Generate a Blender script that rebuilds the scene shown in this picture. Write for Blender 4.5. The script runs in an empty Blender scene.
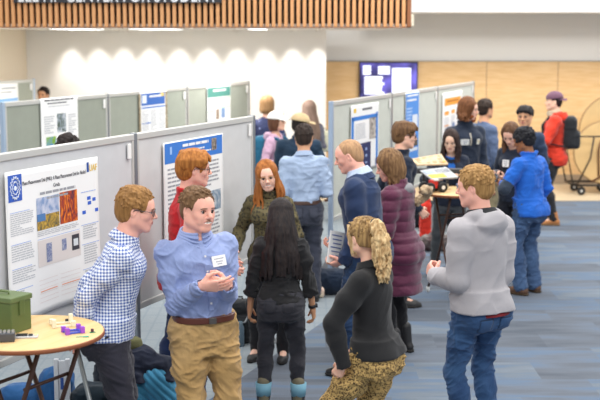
import bpy, math, random
import numpy as np
from mathutils import Vector, Matrix
PI = math.pi
rng = np.random.RandomState(7)
random.seed(7)
C = bpy.context.scene.collection
# ------------------------------------------------------------------ camera
F, H, HORIZ = 1200.0, 2.55, 36.0
PITCH = math.atan((200 - HORIZ) / F)
cp, sp = math.cos(PITCH), math.sin(PITCH)

def ray(px, py):
    x, y = (px - 300) / F, -(py - 200) / F
    return np.array([x, cp + y * sp, -sp + y * cp])          # through the pixel, unit along the optical axis
def at_plane(px, py, p0, n):
    r = ray(px, py); o = np.array([0, 0, H]); p0 = np.array(p0, float); n = np.array(n, float)
    return o + r * (np.dot(p0 - o, n) / np.dot(r, n))
def at_z(px, py, z=0.0):
    return at_plane(px, py, (0, 0, z), (0, 0, 1))
def at_y(px, py, y):
    return at_plane(px, py, (0, y, 0), (0, 1, 0))
def depth(s):                                                # distance on the ground for a scale of s pixels per metre
    return F / s
def spot(px, s, z=1.0):
    D = depth(s); zc = D * cp + (H - z) * sp
    return (px - 300) / F * zc, D

# ------------------------------------------------------------------ materials
def project(p):
    x, y, z = float(p[0]), float(p[1]), float(p[2]) - H; zc = y * cp - z * sp; return 300 + F * x / zc, 200 - F * (z * cp + y * sp) / zc
def lin(c):
    if isinstance(c, str):
        c = [int(c[i:i + 2], 16) / 255 for i in (0, 2, 4)]
    return tuple((x / 12.92 if x <= .04045 else ((x + .055) / 1.055) ** 2.4) for x in c[:3]) + (1,)
_m = {}
def newmat(name):
    m = bpy.data.materials.new(name); m.use_nodes = True
    return m, m.node_tree, m.node_tree.nodes['Principled BSDF']
def mat(col, rough=.6, metal=0, var=0.0, vs=20, bump=0, bs=200, stretch=None, sheen=0, col2=None, emit=0, name='surface', sss=0, spec=.5):
    key = (str(col), rough, metal, var, vs, bump, bs, str(stretch), sheen, str(col2), emit, sss, spec)
    if key in _m: return _m[key]
    m, nt, b = newmat(name)
    b.inputs['Base Color'].default_value = lin(col); b.inputs['Roughness'].default_value = rough
    b.inputs['Metallic'].default_value = metal; b.inputs['Specular IOR Level'].default_value = spec
    if sheen: b.inputs['Sheen Weight'].default_value = sheen
    if sss:
        b.inputs['Subsurface Weight'].default_value = sss; b.inputs['Subsurface Radius'].default_value = (.012, .005, .003); b.inputs['Subsurface Scale'].default_value = 1
    tc = nt.nodes.new('ShaderNodeTexCoord'); mp = nt.nodes.new('ShaderNodeMapping')
    nt.links.new(tc.outputs['Object'], mp.inputs[0])
    if stretch: mp.inputs['Scale'].default_value = stretch
    if var or col2:
        n = nt.nodes.new('ShaderNodeTexNoise'); n.inputs['Scale'].default_value = vs; n.inputs['Detail'].default_value = 3
        nt.links.new(mp.outputs[0], n.inputs['Vector'])
        r = nt.nodes.new('ShaderNodeMapRange'); r.inputs['From Min'].default_value = .35; r.inputs['From Max'].default_value = .65
        nt.links.new(n.outputs[0], r.inputs[0])
        mx = nt.nodes.new('ShaderNodeMix'); mx.data_type = 'RGBA'
        c1 = lin(col); mx.inputs['A'].default_value = c1
        mx.inputs['B'].default_value = lin(col2) if col2 else tuple(x * (1 - var) for x in c1[:3]) + (1,)
        nt.links.new(r.outputs[0], mx.inputs[0]); nt.links.new(mx.outputs['Result'], b.inputs['Base Color'])
    if bump:
        n = nt.nodes.new('ShaderNodeTexNoise'); n.inputs['Scale'].default_value = bs; n.inputs['Detail'].default_value = 2
        nt.links.new(mp.outputs[0], n.inputs['Vector'])
        bp = nt.nodes.new('ShaderNodeBump'); bp.inputs['Strength'].default_value = bump; bp.inputs['Distance'].default_value = .004
        nt.links.new(n.outputs[0], bp.inputs['Height']); nt.links.new(bp.outputs[0], b.inputs['Normal'])
    if emit:
        b.inputs['Emission Color'].default_value = lin(col); b.inputs['Emission Strength'].default_value = emit
    _m[key] = m
    return m
def cloth(col, var=.18, vs=6, bump=.35, bs=160, rough=.88, sheen=.15, **k):
    return mat(col, rough, 0, var, vs, bump, bs, None, sheen, name='fabric', spec=.25, **k)
def hairmat(col, col2):
    return mat(col, .62, 0, 0, 60, .6, 110, (1, 1, .12), 0, col2, name='hair', spec=.22)
def skin(col): return mat(col, .55, 0, .07, 12, .1, 200, name='skin', sss=.12, spec=.35)

# ------------------------------------------------------------------ objects
def link(name, me, mats, parent=None, smooth=True):
    o = bpy.data.objects.new(name, me); C.objects.link(o)
    for m in (mats if isinstance(mats, (list, tuple)) else [mats]): me.materials.append(m)
    if parent: o.parent = parent
    return o
def quads(name, V, Q, mats, parent=None, mi=None, smooth=True):
    me = bpy.data.meshes.new(name); n = len(Q)
    me.vertices.add(len(V)); me.vertices.foreach_set('co', np.asarray(V, np.float32).ravel())
    me.loops.add(n * 4); me.loops.foreach_set('vertex_index', np.asarray(Q, np.int32).ravel())
    me.polygons.add(n); me.polygons.foreach_set('loop_start', np.arange(0, n * 4, 4, dtype=np.int32))
    try: me.polygons.foreach_set('loop_total', np.full(n, 4, dtype=np.int32))
    except Exception: pass
    if mi is not None: me.polygons.foreach_set('material_index', np.asarray(mi, np.int32))
    me.update(calc_edges=True); me.validate()
    me.polygons.foreach_set('use_smooth', np.full(len(me.polygons), smooth))
    return link(name, me, mats, parent)
def empty(name, loc=(0, 0, 0), rz=0):
    o = bpy.data.objects.new(name, None); C.objects.link(o); o.location = loc; o.rotation_euler = (0, 0, rz); o.empty_display_size = .1
    return o
def tag(o, label, cat, group=None):
    o['label'] = label; o['category'] = cat
    if group: o['group'] = group
    return o
def struct(o): o['kind'] = 'structure'; return o

class MB:
    """collects boxes, tubes, lathes and polygons into ONE mesh"""
    def __init__(s): s.v = []; s.f = []; s.m = []; s.sm = []
    def poly(s, pts, faces, mi=0, sm=False):
        b = len(s.v); s.v += [tuple(map(float, p)) for p in pts]
        for f in faces: s.f.append([b + i for i in f]); s.m.append(mi); s.sm.append(sm)
        return s
    def box(s, lo, hi, mi=0, M=None, bev=0):
        x0, y0, z0 = lo; x1, y1, z1 = hi
        p = [(x, y, z) for z in (z0, z1) for x, y in ((x0, y0), (x1, y0), (x1, y1), (x0, y1))]
        if M is not None: p = [tuple(M @ Vector(q)) for q in p]
        return s.poly(p, [(3, 2, 1, 0), (4, 5, 6, 7), (0, 1, 5, 4), (1, 2, 6, 5), (2, 3, 7, 6), (3, 0, 4, 7)], mi)
    def tube(s, pts, r, n=8, mi=0, caps=True, closed=False):
        pts = [np.array(p, float) for p in pts]; k = len(pts); ring = []
        rs = r if isinstance(r, (list, tuple)) else [r] * k
        ref = None
        for i, p in enumerate(pts):
            a = pts[(i - 1) % k] if (i > 0 or closed) else p
            b = pts[(i + 1) % k] if (i < k - 1 or closed) else p
            t = b - a; t /= (np.linalg.norm(t) + 1e-9)
            if ref is None: ref = np.array([0, 0, 1.]) if abs(t[2]) < .9 else np.array([1., 0, 0])
            u = np.cross(t, ref); u /= (np.linalg.norm(u) + 1e-9); w = np.cross(u, t); ref = w
            ring.append([p + rs[i] * (math.cos(2 * PI * j / n) * u + math.sin(2 * PI * j / n) * w) for j in range(n)])
        P = [q for g in ring for q in g]; Fc = []
        for i in range(k if closed else k - 1):
            i2 = (i + 1) % k
            for j in range(n):
                j2 = (j + 1) % n
                Fc.append((i * n + j2, i * n + j, i2 * n + j, i2 * n + j2))
        s.poly(P, Fc, mi, True)
        if caps and not closed:
            b = len(s.v) - len(P)
            s.f += [[b + j for j in range(n)][::1], [b + (k - 1) * n + j for j in range(n)][::-1]]; s.m += [mi, mi]; s.sm += [False, False]
        return s
    def lathe(s, prof, c=(0, 0, 0), n=32, mi=0, M=None, sm=True):
        P = [];
        for r, z in prof:
            for j in range(n):
                q = Vector((r * math.cos(2 * PI * j / n), r * math.sin(2 * PI * j / n), z))
                if M is not None: q = M @ q
                P.append((q.x + c[0], q.y + c[1], q.z + c[2]))
        Fc = []
        for i in range(len(prof) - 1):
            for j in range(n):
                j2 = (j + 1) % n; Fc.append((i * n + j, i * n + j2, (i + 1) * n + j2, (i + 1) * n + j))
        s.poly(P, Fc, mi, sm)
        b = len(s.v) - len(P); s.f += [[b + j for j in range(n)][::-1], [b + (len(prof) - 1) * n + j for j in range(n)]]; s.m += [mi, mi]; s.sm += [False, False]
        return s
    def build(s, name, mats, parent=None, bevel=0):
        me = bpy.data.meshes.new(name); me.from_pydata(s.v, [], s.f); me.update()
        me.polygons.foreach_set('material_index', s.m); me.polygons.foreach_set('use_smooth', s.sm)
        o = link(name, me, mats, parent)
        if bevel:
            b = o.modifiers.new('Bevel', 'BEVEL'); b.width = bevel; b.segments = 2; b.limit_method = 'ANGLE'
        return o
def text_mesh(txt, size, align='CENTER'):
    cu = bpy.data.curves.new('t', 'FONT'); cu.body = txt; cu.size = size; cu.align_x = align; cu.extrude = 0.0006
    o = bpy.data.objects.new('t', cu); C.objects.link(o)
    dg = bpy.context.evaluated_depsgraph_get(); me = bpy.data.meshes.new_from_object(o.evaluated_get(dg))
    V = [tuple(v.co) for v in me.vertices]; Fc = [list(p.vertices) for p in me.polygons]
    bpy.data.objects.remove(o); bpy.data.curves.remove(cu); bpy.data.meshes.remove(me)
    return V, Fc

# ------------------------------------------------------------------ noise
_L = np.random.RandomState(3).rand(32, 32, 32).astype(np.float32)
def noise(p):
    p = np.asarray(p, np.float32); i = np.floor(p).astype(int); f = p - i; f = f * f * (3 - 2 * f); i &= 31; j = (i + 1) & 31
    x0, y0, z0 = i[:, 0], i[:, 1], i[:, 2]; x1, y1, z1 = j[:, 0], j[:, 1], j[:, 2]
    fx, fy, fz = f[:, 0], f[:, 1], f[:, 2]
    a = _L[x0, y0, z0] * (1 - fx) + _L[x1, y0, z0] * fx; b = _L[x0, y1, z0] * (1 - fx) + _L[x1, y1, z0] * fx
    c = _L[x0, y0, z1] * (1 - fx) + _L[x1, y0, z1] * fx; d = _L[x0, y1, z1] * (1 - fx) + _L[x1, y1, z1] * fx
    return ((a * (1 - fy) + b * fy) * (1 - fz) + (c * (1 - fy) + d * fy) * fz) * 2 - 1

# ------------------------------------------------------------------ distance fields -> meshes
def A3(*a): return np.array(a, float)
def nrm(v): v = np.asarray(v, float); return v / (np.linalg.norm(v) + 1e-9)
class Field:
    def __init__(s, lo, hi, h):
        s.h = h; s.o = np.asarray(lo, float); n = np.ceil((np.asarray(hi, float) - s.o) / h).astype(int) + 1
        s.n = n; s.d = np.full(tuple(n), 1.0, np.float32)
        s.ax = [(s.o[i] + np.arange(n[i]) * h).astype(np.float32) for i in range(3)]
    def _blk(s, lo, hi, pad):
        a = np.maximum(np.floor((np.asarray(lo) - pad - s.o) / s.h).astype(int), 0)
        b = np.minimum(np.ceil((np.asarray(hi) + pad - s.o) / s.h).astype(int) + 1, s.n)
        if np.any(b <= a): return None
        sl = tuple(slice(a[i], b[i]) for i in range(3))
        return sl, s.ax[0][sl[0]][:, None, None], s.ax[1][sl[1]][None, :, None], s.ax[2][sl[2]][None, None, :]
    def _op(s, sl, e, k, mode):
        d = s.d[sl]
        if mode == 'add':
            if k > 0:
                q = np.maximum(k - np.abs(d - e), 0) / k; s.d[sl] = np.minimum(d, e) - q * q * k * .25
            else: s.d[sl] = np.minimum(d, e)
        elif mode == 'sub':
            e = -e
            if k > 0:
                q = np.maximum(k - np.abs(d - e), 0) / k; s.d[sl] = np.maximum(d, e) + q * q * k * .25
            else: s.d[sl] = np.maximum(d, e)
        elif mode == 'and': s.d[sl] = np.maximum(d, e)
    def cap(s, a, b, ra, rb=None, k=0.02, mode='add', flat=None, ff=1.0):
        a = np.asarray(a, float); b = np.asarray(b, float); rb = ra if rb is None else rb; R = max(ra, rb)
        g = s._blk(np.minimum(a, b) - R, np.maximum(a, b) + R, k + 3 * s.h)
        if g is None: return s
        sl, X, Y, Z = g; d = b - a; L = float(np.dot(d, d)) + 1e-9
        px, py, pz = X - a[0], Y - a[1], Z - a[2]
        t = np.clip((px * d[0] + py * d[1] + pz * d[2]) / L, 0, 1)
        qx, qy, qz = px - t * d[0], py - t * d[1], pz - t * d[2]
        q2 = qx * qx + qy * qy + qz * qz
        if flat is not None:
            n = nrm(flat); c = qx * n[0] + qy * n[1] + qz * n[2]; q2 = q2 + c * c * (1 / ff ** 2 - 1)
        s._op(sl, (np.sqrt(q2) - (ra + t * (rb - ra))).astype(np.float32) * (ff if flat is not None and ff < 1 else 1), k, mode); return s
    def chain(s, pts, rs, k=.015, **kw):
        if not isinstance(rs, (list, tuple)): rs = [rs] * len(pts)
        P = np.array([np.asarray(p, float) for p in pts]); R = max(rs); g = s._blk(P.min(0) - R, P.max(0) + R, k + 3 * s.h)
        if g is None: return s
        sl, X, Y, Z = g; E = np.full(s.d[sl].shape, 1.0, np.float32); full = s.d; s.d = E; o, n, ax = s.o, s.n, s.ax
        s.o = o + np.array([q.start for q in sl]) * s.h; s.n = np.array(E.shape); s.ax = [ax[i][sl[i]] for i in range(3)]
        for i in range(len(pts) - 1): s.cap(P[i], P[i + 1], rs[i], rs[i + 1], 0)
        s.d, s.o, s.n, s.ax = full, o, n, ax; s._op(sl, E, k, kw.get('mode', 'add')); return s
    def ell(s, c, r, k=.02, mode='add', R=None):
        c = np.asarray(c, float); r = np.asarray(r, float); m = r.max() if R is not None else r
        g = s._blk(c - m, c + m, k + 3 * s.h)
        if g is None: return s
        sl, X, Y, Z = g; x, y, z = X - c[0], Y - c[1], Z - c[2]
        if R is not None:
            R = np.asarray(R); x, y, z = (R[0, 0] * x + R[1, 0] * y + R[2, 0] * z, R[0, 1] * x + R[1, 1] * y + R[2, 1] * z, R[0, 2] * x + R[1, 2] * y + R[2, 2] * z)
        k0 = np.sqrt((x / r[0]) ** 2 + (y / r[1]) ** 2 + (z / r[2]) ** 2); k1 = np.sqrt((x / r[0] ** 2) ** 2 + (y / r[1] ** 2) ** 2 + (z / r[2] ** 2) ** 2)
        s._op(sl, (k0 * (k0 - 1) / (k1 + 1e-6)).astype(np.float32), k, mode); return s
    def box(s, c, hf, k=.01, mode='add', R=None, rd=.0):
        c = np.asarray(c, float); hf = np.asarray(hf, float); m = np.linalg.norm(hf) if R is not None else hf
        g = s._blk(c - m, c + m, k + 3 * s.h)
        if g is None: return s
        sl, X, Y, Z = g; x, y, z = X - c[0], Y - c[1], Z - c[2]
        if R is not None:
            R = np.asarray(R); x, y, z = (R[0, 0] * x + R[1, 0] * y + R[2, 0] * z, R[0, 1] * x + R[1, 1] * y + R[2, 1] * z, R[0, 2] * x + R[1, 2] * y + R[2, 2] * z)
        qx, qy, qz = np.abs(x) - hf[0] + rd, np.abs(y) - hf[1] + rd, np.abs(z) - hf[2] + rd
        e = np.sqrt(np.maximum(qx, 0) ** 2 + np.maximum(qy, 0) ** 2 + np.maximum(qz, 0) ** 2) + np.minimum(np.maximum(qx, np.maximum(qy, qz)), 0) - rd
        s._op(sl, e.astype(np.float32), k, mode); return s
    def loft(s, O, R, sec, k=.03, mode='add', off=0.0, pw=2.0):
        """sec: rows (z, half width, half depth, y offset); frame R has columns right, forward, up"""
        O = np.asarray(O, float); R = np.asarray(R, float); sec = np.array(sec, float)
        zt = np.linspace(sec[0, 0], sec[-1, 0], 80); tab = [np.interp(zt, sec[:, 0], sec[:, i]) for i in (1, 2, 3)]
        ker = np.ones(9) / 9; tab = [np.convolve(np.pad(t, 4, 'edge'), ker, 'valid') for t in tab]
        W = sec[:, 1].max() + off + abs(sec[:, 3]).max() + .02
        ends = np.array([O + R @ A3(0, 0, sec[0, 0]), O + R @ A3(0, 0, sec[-1, 0])])
        g = s._blk(ends.min(0) - W, ends.max(0) + W, k + 3 * s.h)
        if g is None: return s
        sl, X, Y, Z = g; x, y, z = X - O[0], Y - O[1], Z - O[2]
        x, y, z = (R[0, 0] * x + R[1, 0] * y + R[2, 0] * z, R[0, 1] * x + R[1, 1] * y + R[2, 1] * z, R[0, 2] * x + R[1, 2] * y + R[2, 2] * z)
        a = np.interp(z, zt, tab[0]) + off; b = np.interp(z, zt, tab[1]) + off; oy = np.interp(z, zt, tab[2])
        e = (((np.abs(x) / a) ** pw + (np.abs(y - oy) / b) ** pw) ** (1 / pw) - 1) * np.minimum(a, b)
        e = np.maximum(e, np.maximum(sec[0, 0] - z, z - sec[-1, 0]))
        s._op(sl, e.astype(np.float32), k, mode); return s
    def plane(s, p, n, k=0):
        """cut away everything on the side n points to"""
        n = nrm(n); p = np.asarray(p, float)
        X, Y, Z = s.ax[0][:, None, None], s.ax[1][None, :, None], s.ax[2][None, None, :]
        s.d = np.maximum(s.d, ((X - p[0]) * n[0] + (Y - p[1]) * n[1] + (Z - p[2]) * n[2]).astype(np.float32)); return s
    def ring(s, c, R, rx, ry, r, k=.008, n=20, a0=0, a1=2 * PI, dz=None, mode='add'):
        pts = []
        for i in range(n + 1):
            a = a0 + (a1 - a0) * i / n; z = dz(a) if dz else 0
            pts.append(np.asarray(c) + np.asarray(R) @ A3(rx * math.sin(a), ry * math.cos(a), z))
        return s.chain(pts, r, k, mode=mode)
    def net(s):
        d = s.d; d[0] = d[-1] = 1; d[:, 0] = d[:, -1] = 1; d[:, :, 0] = d[:, :, -1] = 1
        ins = d < 0; c = np.zeros(tuple(s.n - 1), np.int8)
        offs = [(i, j, k) for i in (0, 1) for j in (0, 1) for k in (0, 1)]
        nx, ny, nz = s.n - 1
        for i, j, k in offs: c += ins[i:nx + i, j:ny + j, k:nz + k]
        act = (c > 0) & (c < 8); co = np.argwhere(act); n = len(co)
        idx = np.full(act.shape, -1, np.int32); idx[act] = np.arange(n)
        val = {o: d[co[:, 0] + o[0], co[:, 1] + o[1], co[:, 2] + o[2]] for o in offs}
        acc = np.zeros((n, 3)); cnt = np.zeros(n)
        for a in offs:
            for ax in range(3):
                if a[ax]: continue
                b = list(a); b[ax] = 1; b = tuple(b); va, vb = val[a], val[b]; m = (va < 0) != (vb < 0)
                t = va[m] / (va[m] - vb[m]); pt = np.tile(np.array(a, float), (m.sum(), 1)); pt[:, ax] = t
                acc[m] += pt; cnt[m] += 1
        V = s.o + (co + acc / np.maximum(cnt, 1)[:, None]) * s.h
        Q = []
        for ax in range(3):
            u, w = (ax + 1) % 3, (ax + 2) % 3
            lo = [slice(None)] * 3; hi = [slice(None)] * 3; lo[ax] = slice(0, -1); hi[ax] = slice(1, None)
            a = ins[tuple(lo)]; b = ins[tuple(hi)]; ch = np.argwhere(a != b)
            ch = ch[(ch[:, u] > 0) & (ch[:, w] > 0) & (ch[:, u] < s.n[u] - 1) & (ch[:, w] < s.n[w] - 1)]
            if not len(ch): continue
            sg = a[ch[:, 0], ch[:, 1], ch[:, 2]]
            def g(du, dw):
                q = ch.copy(); q[:, u] -= du; q[:, w] -= dw; return idx[q[:, 0], q[:, 1], q[:, 2]]
            q = np.stack([g(1, 1), g(0, 1), g(0, 0), g(1, 0)], 1)
            q[~sg] = q[~sg][:, ::-1]; Q.append(q)
        return V, np.concatenate(Q) if Q else np.zeros((0, 4), int)
def vnormals(V, Q):
    fn = np.cross(V[Q[:, 2]] - V[Q[:, 0]], V[Q[:, 3]] - V[Q[:, 1]]); N = np.zeros_like(V)
    for i in range(4):
        for c in range(3): N[:, c] += np.bincount(Q[:, i], fn[:, c], len(V))
    return N / (np.linalg.norm(N, axis=1)[:, None] + 1e-12)
def folds(V, Q, amp, fr=(7, 7, 20), seed=0, quilt=0, slant=0):
    if len(V) == 0: return V
    N = vnormals(V, Q); P = V + seed * 3.7
    w = np.stack([noise(P * 4 + i * 9.1) for i in range(3)], 1) * .07
    fr = np.array(fr); rot = lambda t, Pq: np.stack([Pq[:, 0], Pq[:, 1] * math.cos(t) - Pq[:, 2] * math.sin(t), Pq[:, 1] * math.sin(t) + Pq[:, 2] * math.cos(t)], 1)
    rx = lambda t, Pq: np.stack([Pq[:, 0] * math.cos(t) - Pq[:, 2] * math.sin(t), Pq[:, 1], Pq[:, 0] * math.sin(t) + Pq[:, 2] * math.cos(t)], 1)
    rg = lambda q: (1 - np.abs(noise(q))) ** 3 - .35
    w2 = np.stack([noise(P * 2.2 + 40 + i * 9.1) for i in range(3)], 1) * .16; a = rg(rx(.35, P + w + w2) * fr * .8); b = rg(rx(-.75, P + w * 1.6 - w2) * fr * .7 + 5); c = rg(rot(.5, P + w) * fr * 1.6 + 9)
    m = np.clip(noise(P * 6 + 11) * 1.3 + .55, 0.05, 1); m2 = np.clip(noise(P * 6 + 31) * 1.3 + .55, 0.05, 1)
    d = rg(rx(-.9, P + w * 1.5) * fr * 2.6 + 21)
    D = (a * m + b * m2 * .8 + c * .5 + d * .15) * amp
    if quilt: D = D * .4 + (np.abs(np.sin((V[:, 2] + slant * V[:, 0]) * PI / quilt + noise(P * 5) * .35)) ** .6 - .6) * .012
    return V + N * D[:, None]
def xform(V, M): M = np.array(M); return V @ M[:3, :3].T + M[:3, 3]
def rotm(yaw=0, pitch=0, roll=0):
    """columns: right, forward, up.  yaw turns left, pitch down is negative"""
    return np.array((Matrix.Rotation(yaw, 3, 'Z') @ Matrix.Rotation(pitch, 3, 'X') @ Matrix.Rotation(roll, 3, 'Y')))
# ------------------------------------------------------------------ people
from mathutils.bvhtree import BVHTree
SKIN = dict(pale='EFC0AA', fair='EDBBA2', rosy='EFB3A0', tan='D9A27E', olive='CB9672', brown='8F5F41', light='E9C0A6')
EYEW, PUPIL = mat('C9C0BA', .3), mat('2A2018', .2)
TEETH = mat('EFE8DD', .3)
FRAME = mat('22242A', .3)
def ik(a, t, l1, l2, pole):
    a = np.asarray(a, float); t = np.asarray(t, float); d = t - a; L = np.linalg.norm(d); m = (l1 + l2) * .998
    if L > m: t = a + d / L * m; d = t - a; L = m
    u = d / L; x = (l1 * l1 - l2 * l2 + L * L) / (2 * L); hh = math.sqrt(max(l1 * l1 - x * x, 0))
    p = np.asarray(pole, float); p = p - np.dot(p, u) * u
    return a + u * x + nrm(p) * hh, t
class Fig:
    def __init__(s, px, sc, heading, h=1.75, fem=False, w=1.0, dp=1.0, lean=0, side=0, twist=0, head=(0, 0, 0), q=.008, belly=0,
                 L=None, Rr=None, feet=((-.11, 0, 8), (.11, 0, -8)), skin_='fair', dy=0, neck=1.0, kneel=None, hips=(0, 0), pz=0, top=None):
        if top is not None:                                 # (x, y) in the photograph of the top of the head: fit the stature and the stance
            for it in range(4):
                s.setup(px, sc, heading, h, fem, w, dp, lean, side, twist, head, q, belly, L, Rr, feet, skin_, dy, neck, hips, pz, dry=True)
                a = math.radians(heading); c, n = math.cos(a), math.sin(a); t = s.Hc + A3(0, 0, .128 * s.hs); x, y = spot(px, sc)
                hx, hy = project((x + t[0] * c - t[1] * n, y + t[0] * n + t[1] * c, t[2])); px += top[0] - hx; h += (hy - top[1]) / sc

        s.setup(px, sc, heading, h, fem, w, dp, lean, side, twist, head, q, belly, L, Rr, feet, skin_, dy, neck, hips, pz)
    def setup(s, px, sc, heading, h, fem, w, dp, lean, side, twist, head, q, belly, L, Rr, feet, skin_, dy, neck, hips, pz, dry=False):
        R_ = math.radians; s.q = q; s.fem = fem; u = s.u = h / 1.75; s.w = w; s.dp = dp; s.belly = belly; s.nk = neck
        x, y = spot(px, sc)
        if not dry: s.root = empty('person', (x, y + dy, 0), R_(heading))
        s.sk = skin(SKIN[skin_] if skin_ in SKIN else skin_)
        s.P = A3(hips[0], hips[1], .93 * u + pz); s.Rt = rotm(R_(twist), -R_(lean), R_(side)); s.Rp = rotm(R_(twist * .5), -R_(lean * .3), 0)
        sw = (.143 if fem else .163) * u * w
        s.S = {-1: s.T(-sw, -.01, .426 * u), 1: s.T(sw, -.01, .426 * u)}
        s.NB = s.T(0, -.012, .508 * u); s.Rh = rotm(R_(head[0]), R_(head[1]), R_(head[2]))
        s.hs = .93 + .07 * (u - .9) / .1 if u < 1 else 1.0
        s.hs = max(.93, min(1.03, s.hs)) * (.97 if fem else 1)
        nl = .107 if neck <= 1.05 else .086; B = s.NB + (s.Rt @ A3(0, .018, nl) * .6 + s.Rh @ A3(0, .018, nl) * .4) * u
        s.Hc = B + s.Rh @ A3(0, .012, .062) * s.hs
        M = np.eye(4); M[:3, :3] = s.Rh * s.hs; M[:3, 3] = s.Hc; s.MH = M
        s.arm = {}
        for k, a in ((-1, L), (1, Rr)):
            a = dict(a or {}); S = s.S[k]; tgt = a.get('p', (k * (.27 * w), .03, .80 * u)); pole = a.get('pole', (k * .5, -1, -.3))
            E, W = ik(S, tgt, .285 * u, .25 * u, pole)
            fd = nrm(a['fd']) if 'fd' in a else nrm(W - E); n = a.get('pn', (-k * 1., .1, 0)); n = np.asarray(n, float); n = nrm(n - np.dot(n, fd) * fd)
            s.arm[k] = dict(E=E, W=W, fd=fd, n=n, curl=a.get('curl', .45), grip=a.get('grip', 0))
        s.leg = {}
        for k, f in ((-1, feet[0]), (1, feet[1])):
            Hj = s.P + s.Rp @ A3(k * .088 * u * (1.03 if fem else 1), 0, -.02 * u); yaw = R_(f[2]); fz = f[3] if len(f) > 3 else 0
            fr = rotm(yaw); an = A3(f[0] , f[1], .085 * u + fz); pole = fr @ A3(0, 1, 0)
            K, An = ik(Hj, an, .425 * u, .42 * u, pole); s.leg[k] = dict(H=Hj, K=K, A=An, fr=fr)
        s.make_body_done = False
    def T(s, x, y, z): return s.P + s.Rt @ A3(x, y, z)
    def tsec(s, z0=None, off=0):
        f, u, w, d, b = s.fem, s.u, s.w, s.dp, s.belly
        t = [(-.03, .168, .118, -.008), (.06, .148, .102, 0), (.14, .124, .092, .003), (.24, .128, .095, 0), (.34, .142, .105, 0), (.38, .144, .098, -.008), (.43, .122, .080, -.014), (.475, .078, .062, -.012), (.53, .050, .050, -.004)] if f else \
            [(-.03, .165, .118, -.005), (.06, .157, .11, 0), (.14, .150, .107, .005), (.25, .157, .114, 0), (.35, .172, .12, 0), (.385, .172, .112, -.01), (.435, .146, .09, -.015), (.482, .092, .068, -.012), (.535, .058, .056, -.004)]
        t = [(z * u, a * .90 * w * u, (c * .93 + (b * math.exp(-((z - .17) / .08) ** 2))) * d * u, (o + b * .8 * math.exp(-((z - .17) / .08) ** 2)) * u) for z, a, c, o in t]
        return t
    def torso(s, Fd, off, k=.03, ztop=None, z0=None, flare=0):
        t = s.tsec()
        if ztop is not None: t = [r for r in t if r[0] <= ztop] 
        t = [(r[0], r[1] + (flare if i == 0 else flare * .5 if i == 1 else 0), r[2] + (flare if i == 0 else flare * .5 if i == 1 else 0), r[3]) for i, r in enumerate(t)]
        if z0 is not None and z0 > t[0][0]: t = [(z0,) + tuple(np.interp(z0, [r[0] for r in t], [r[i] for r in t]) for i in (1, 2, 3))] + [r for r in t if r[0] > z0]
        Fd.loft(s.P, s.Rt, t, k, off=off, pw=2.25)
        for sd in (-1, 1):
            Fd.cap(s.T(sd * .045 * s.u, -.01, .440 * s.u), s.S[sd], (.042) * s.u + off, (.044 if not s.fem else .038) * s.u + off, .04)
            if s.fem: Fd.ell(s.T(sd * .062 * s.u, .075 * s.u, .335 * s.u), (.055 + off, .05 + off, .055 + off), .04)
            else: Fd.ell(s.T(sd * .07 * s.u, .055 * s.u, .37 * s.u), (.08 + off, .06 + off, .06 + off), .04)
    def pelvis(s, Fd, off, lo=-.15, hi=.07, flare=0, drop=0):
        u, w = s.u, s.w; f = 1.02 if s.fem else 1.0
        sec = [(-.15 * u, .138 * f * u * w, .105 * u * s.dp, 0), (-.08 * u, .152 * f * u * w, .110 * u * s.dp, -.006), (0, .151 * f * u * w, .110 * u * s.dp, -.005), (.07 * u, (.137 if s.fem else .145) * u * w, .101 * u * s.dp, 0)]
        ip = lambda z: (z,) + tuple(np.interp(z, [r[0] for r in sec], [r[i] for r in sec]) for i in (1, 2, 3))
        sec = [ip(lo * u)] + [r for r in sec if lo * u + 1e-4 < r[0] <= hi * u + 1e-6]
        if drop: sec = [(-drop, sec[0][1] + flare + .01, sec[0][2] + flare + .01, sec[0][3])] + sec
        Fd.loft(s.P, s.Rp, sec, .03, off=off, pw=2.2)
        if lo <= -.1:
            for sd in (-1, 1): Fd.ell(s.P + s.Rp @ A3(sd * .072 * u, -.062 * u, -.075 * u), tuple(np.array([.085, .075, .085]) * u + off), .04)
    def arms(s, Fd, off, frac=1.0, cuff=.0, upto=None, thick=1.0, only=None):
        u = s.u; th = (.76 if s.fem else .88) * thick
        for sd in (-1, 1):
            if only and sd != only: continue
            a = s.arm[sd]; E, W, S = a['E'], a['W'], s.S[sd]
            Fd.cap(S, S + (E - S) * .45, .055 * u * th + off, .050 * u * th + off, .03)
            Fd.cap(S + (E - S) * .45, E, .050 * u * th + off, .040 * u * th + off, .03)
            if frac > 0:
                m = E + (W - E) * .35; e = E + (W - E) * frac
                Fd.cap(E, m, .040 * u * th + off, .040 * u * th + off, .02)
                if frac > .35: Fd.cap(m, e, .040 * u * th + off, (.040 - .015 * (frac - .35) / .65) * u * th + off + cuff, .02)
    def legs(s, Fd, off, slim=1.0, hem=.0, end=1.0, k=.03):
        u = s.u; f = .92 if not s.fem else .90
        for sd in (-1, 1):
            g = s.leg[sd]; Hj, K, An = g['H'], g['K'], g['A']; back = g['fr'] @ A3(0, -.012, 0) * u
            Fd.cap(Hj, Hj + (K - Hj) * .5, .092 * u * f * slim ** .5 + off, .076 * u * f * slim + off, k)
            Fd.cap(Hj + (K - Hj) * .5, K, .076 * u * f * slim + off, .056 * u * f * slim + off, k)
            c = K + (An - K) * .3 + back
            Fd.cap(K, c, .056 * u * f * slim + off, .054 * u * f * slim + off, k)
            e = K + (An - K) * end
            Fd.cap(c, e, .054 * u * f * slim + off, .040 * u * f * slim + off + hem, k)
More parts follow.
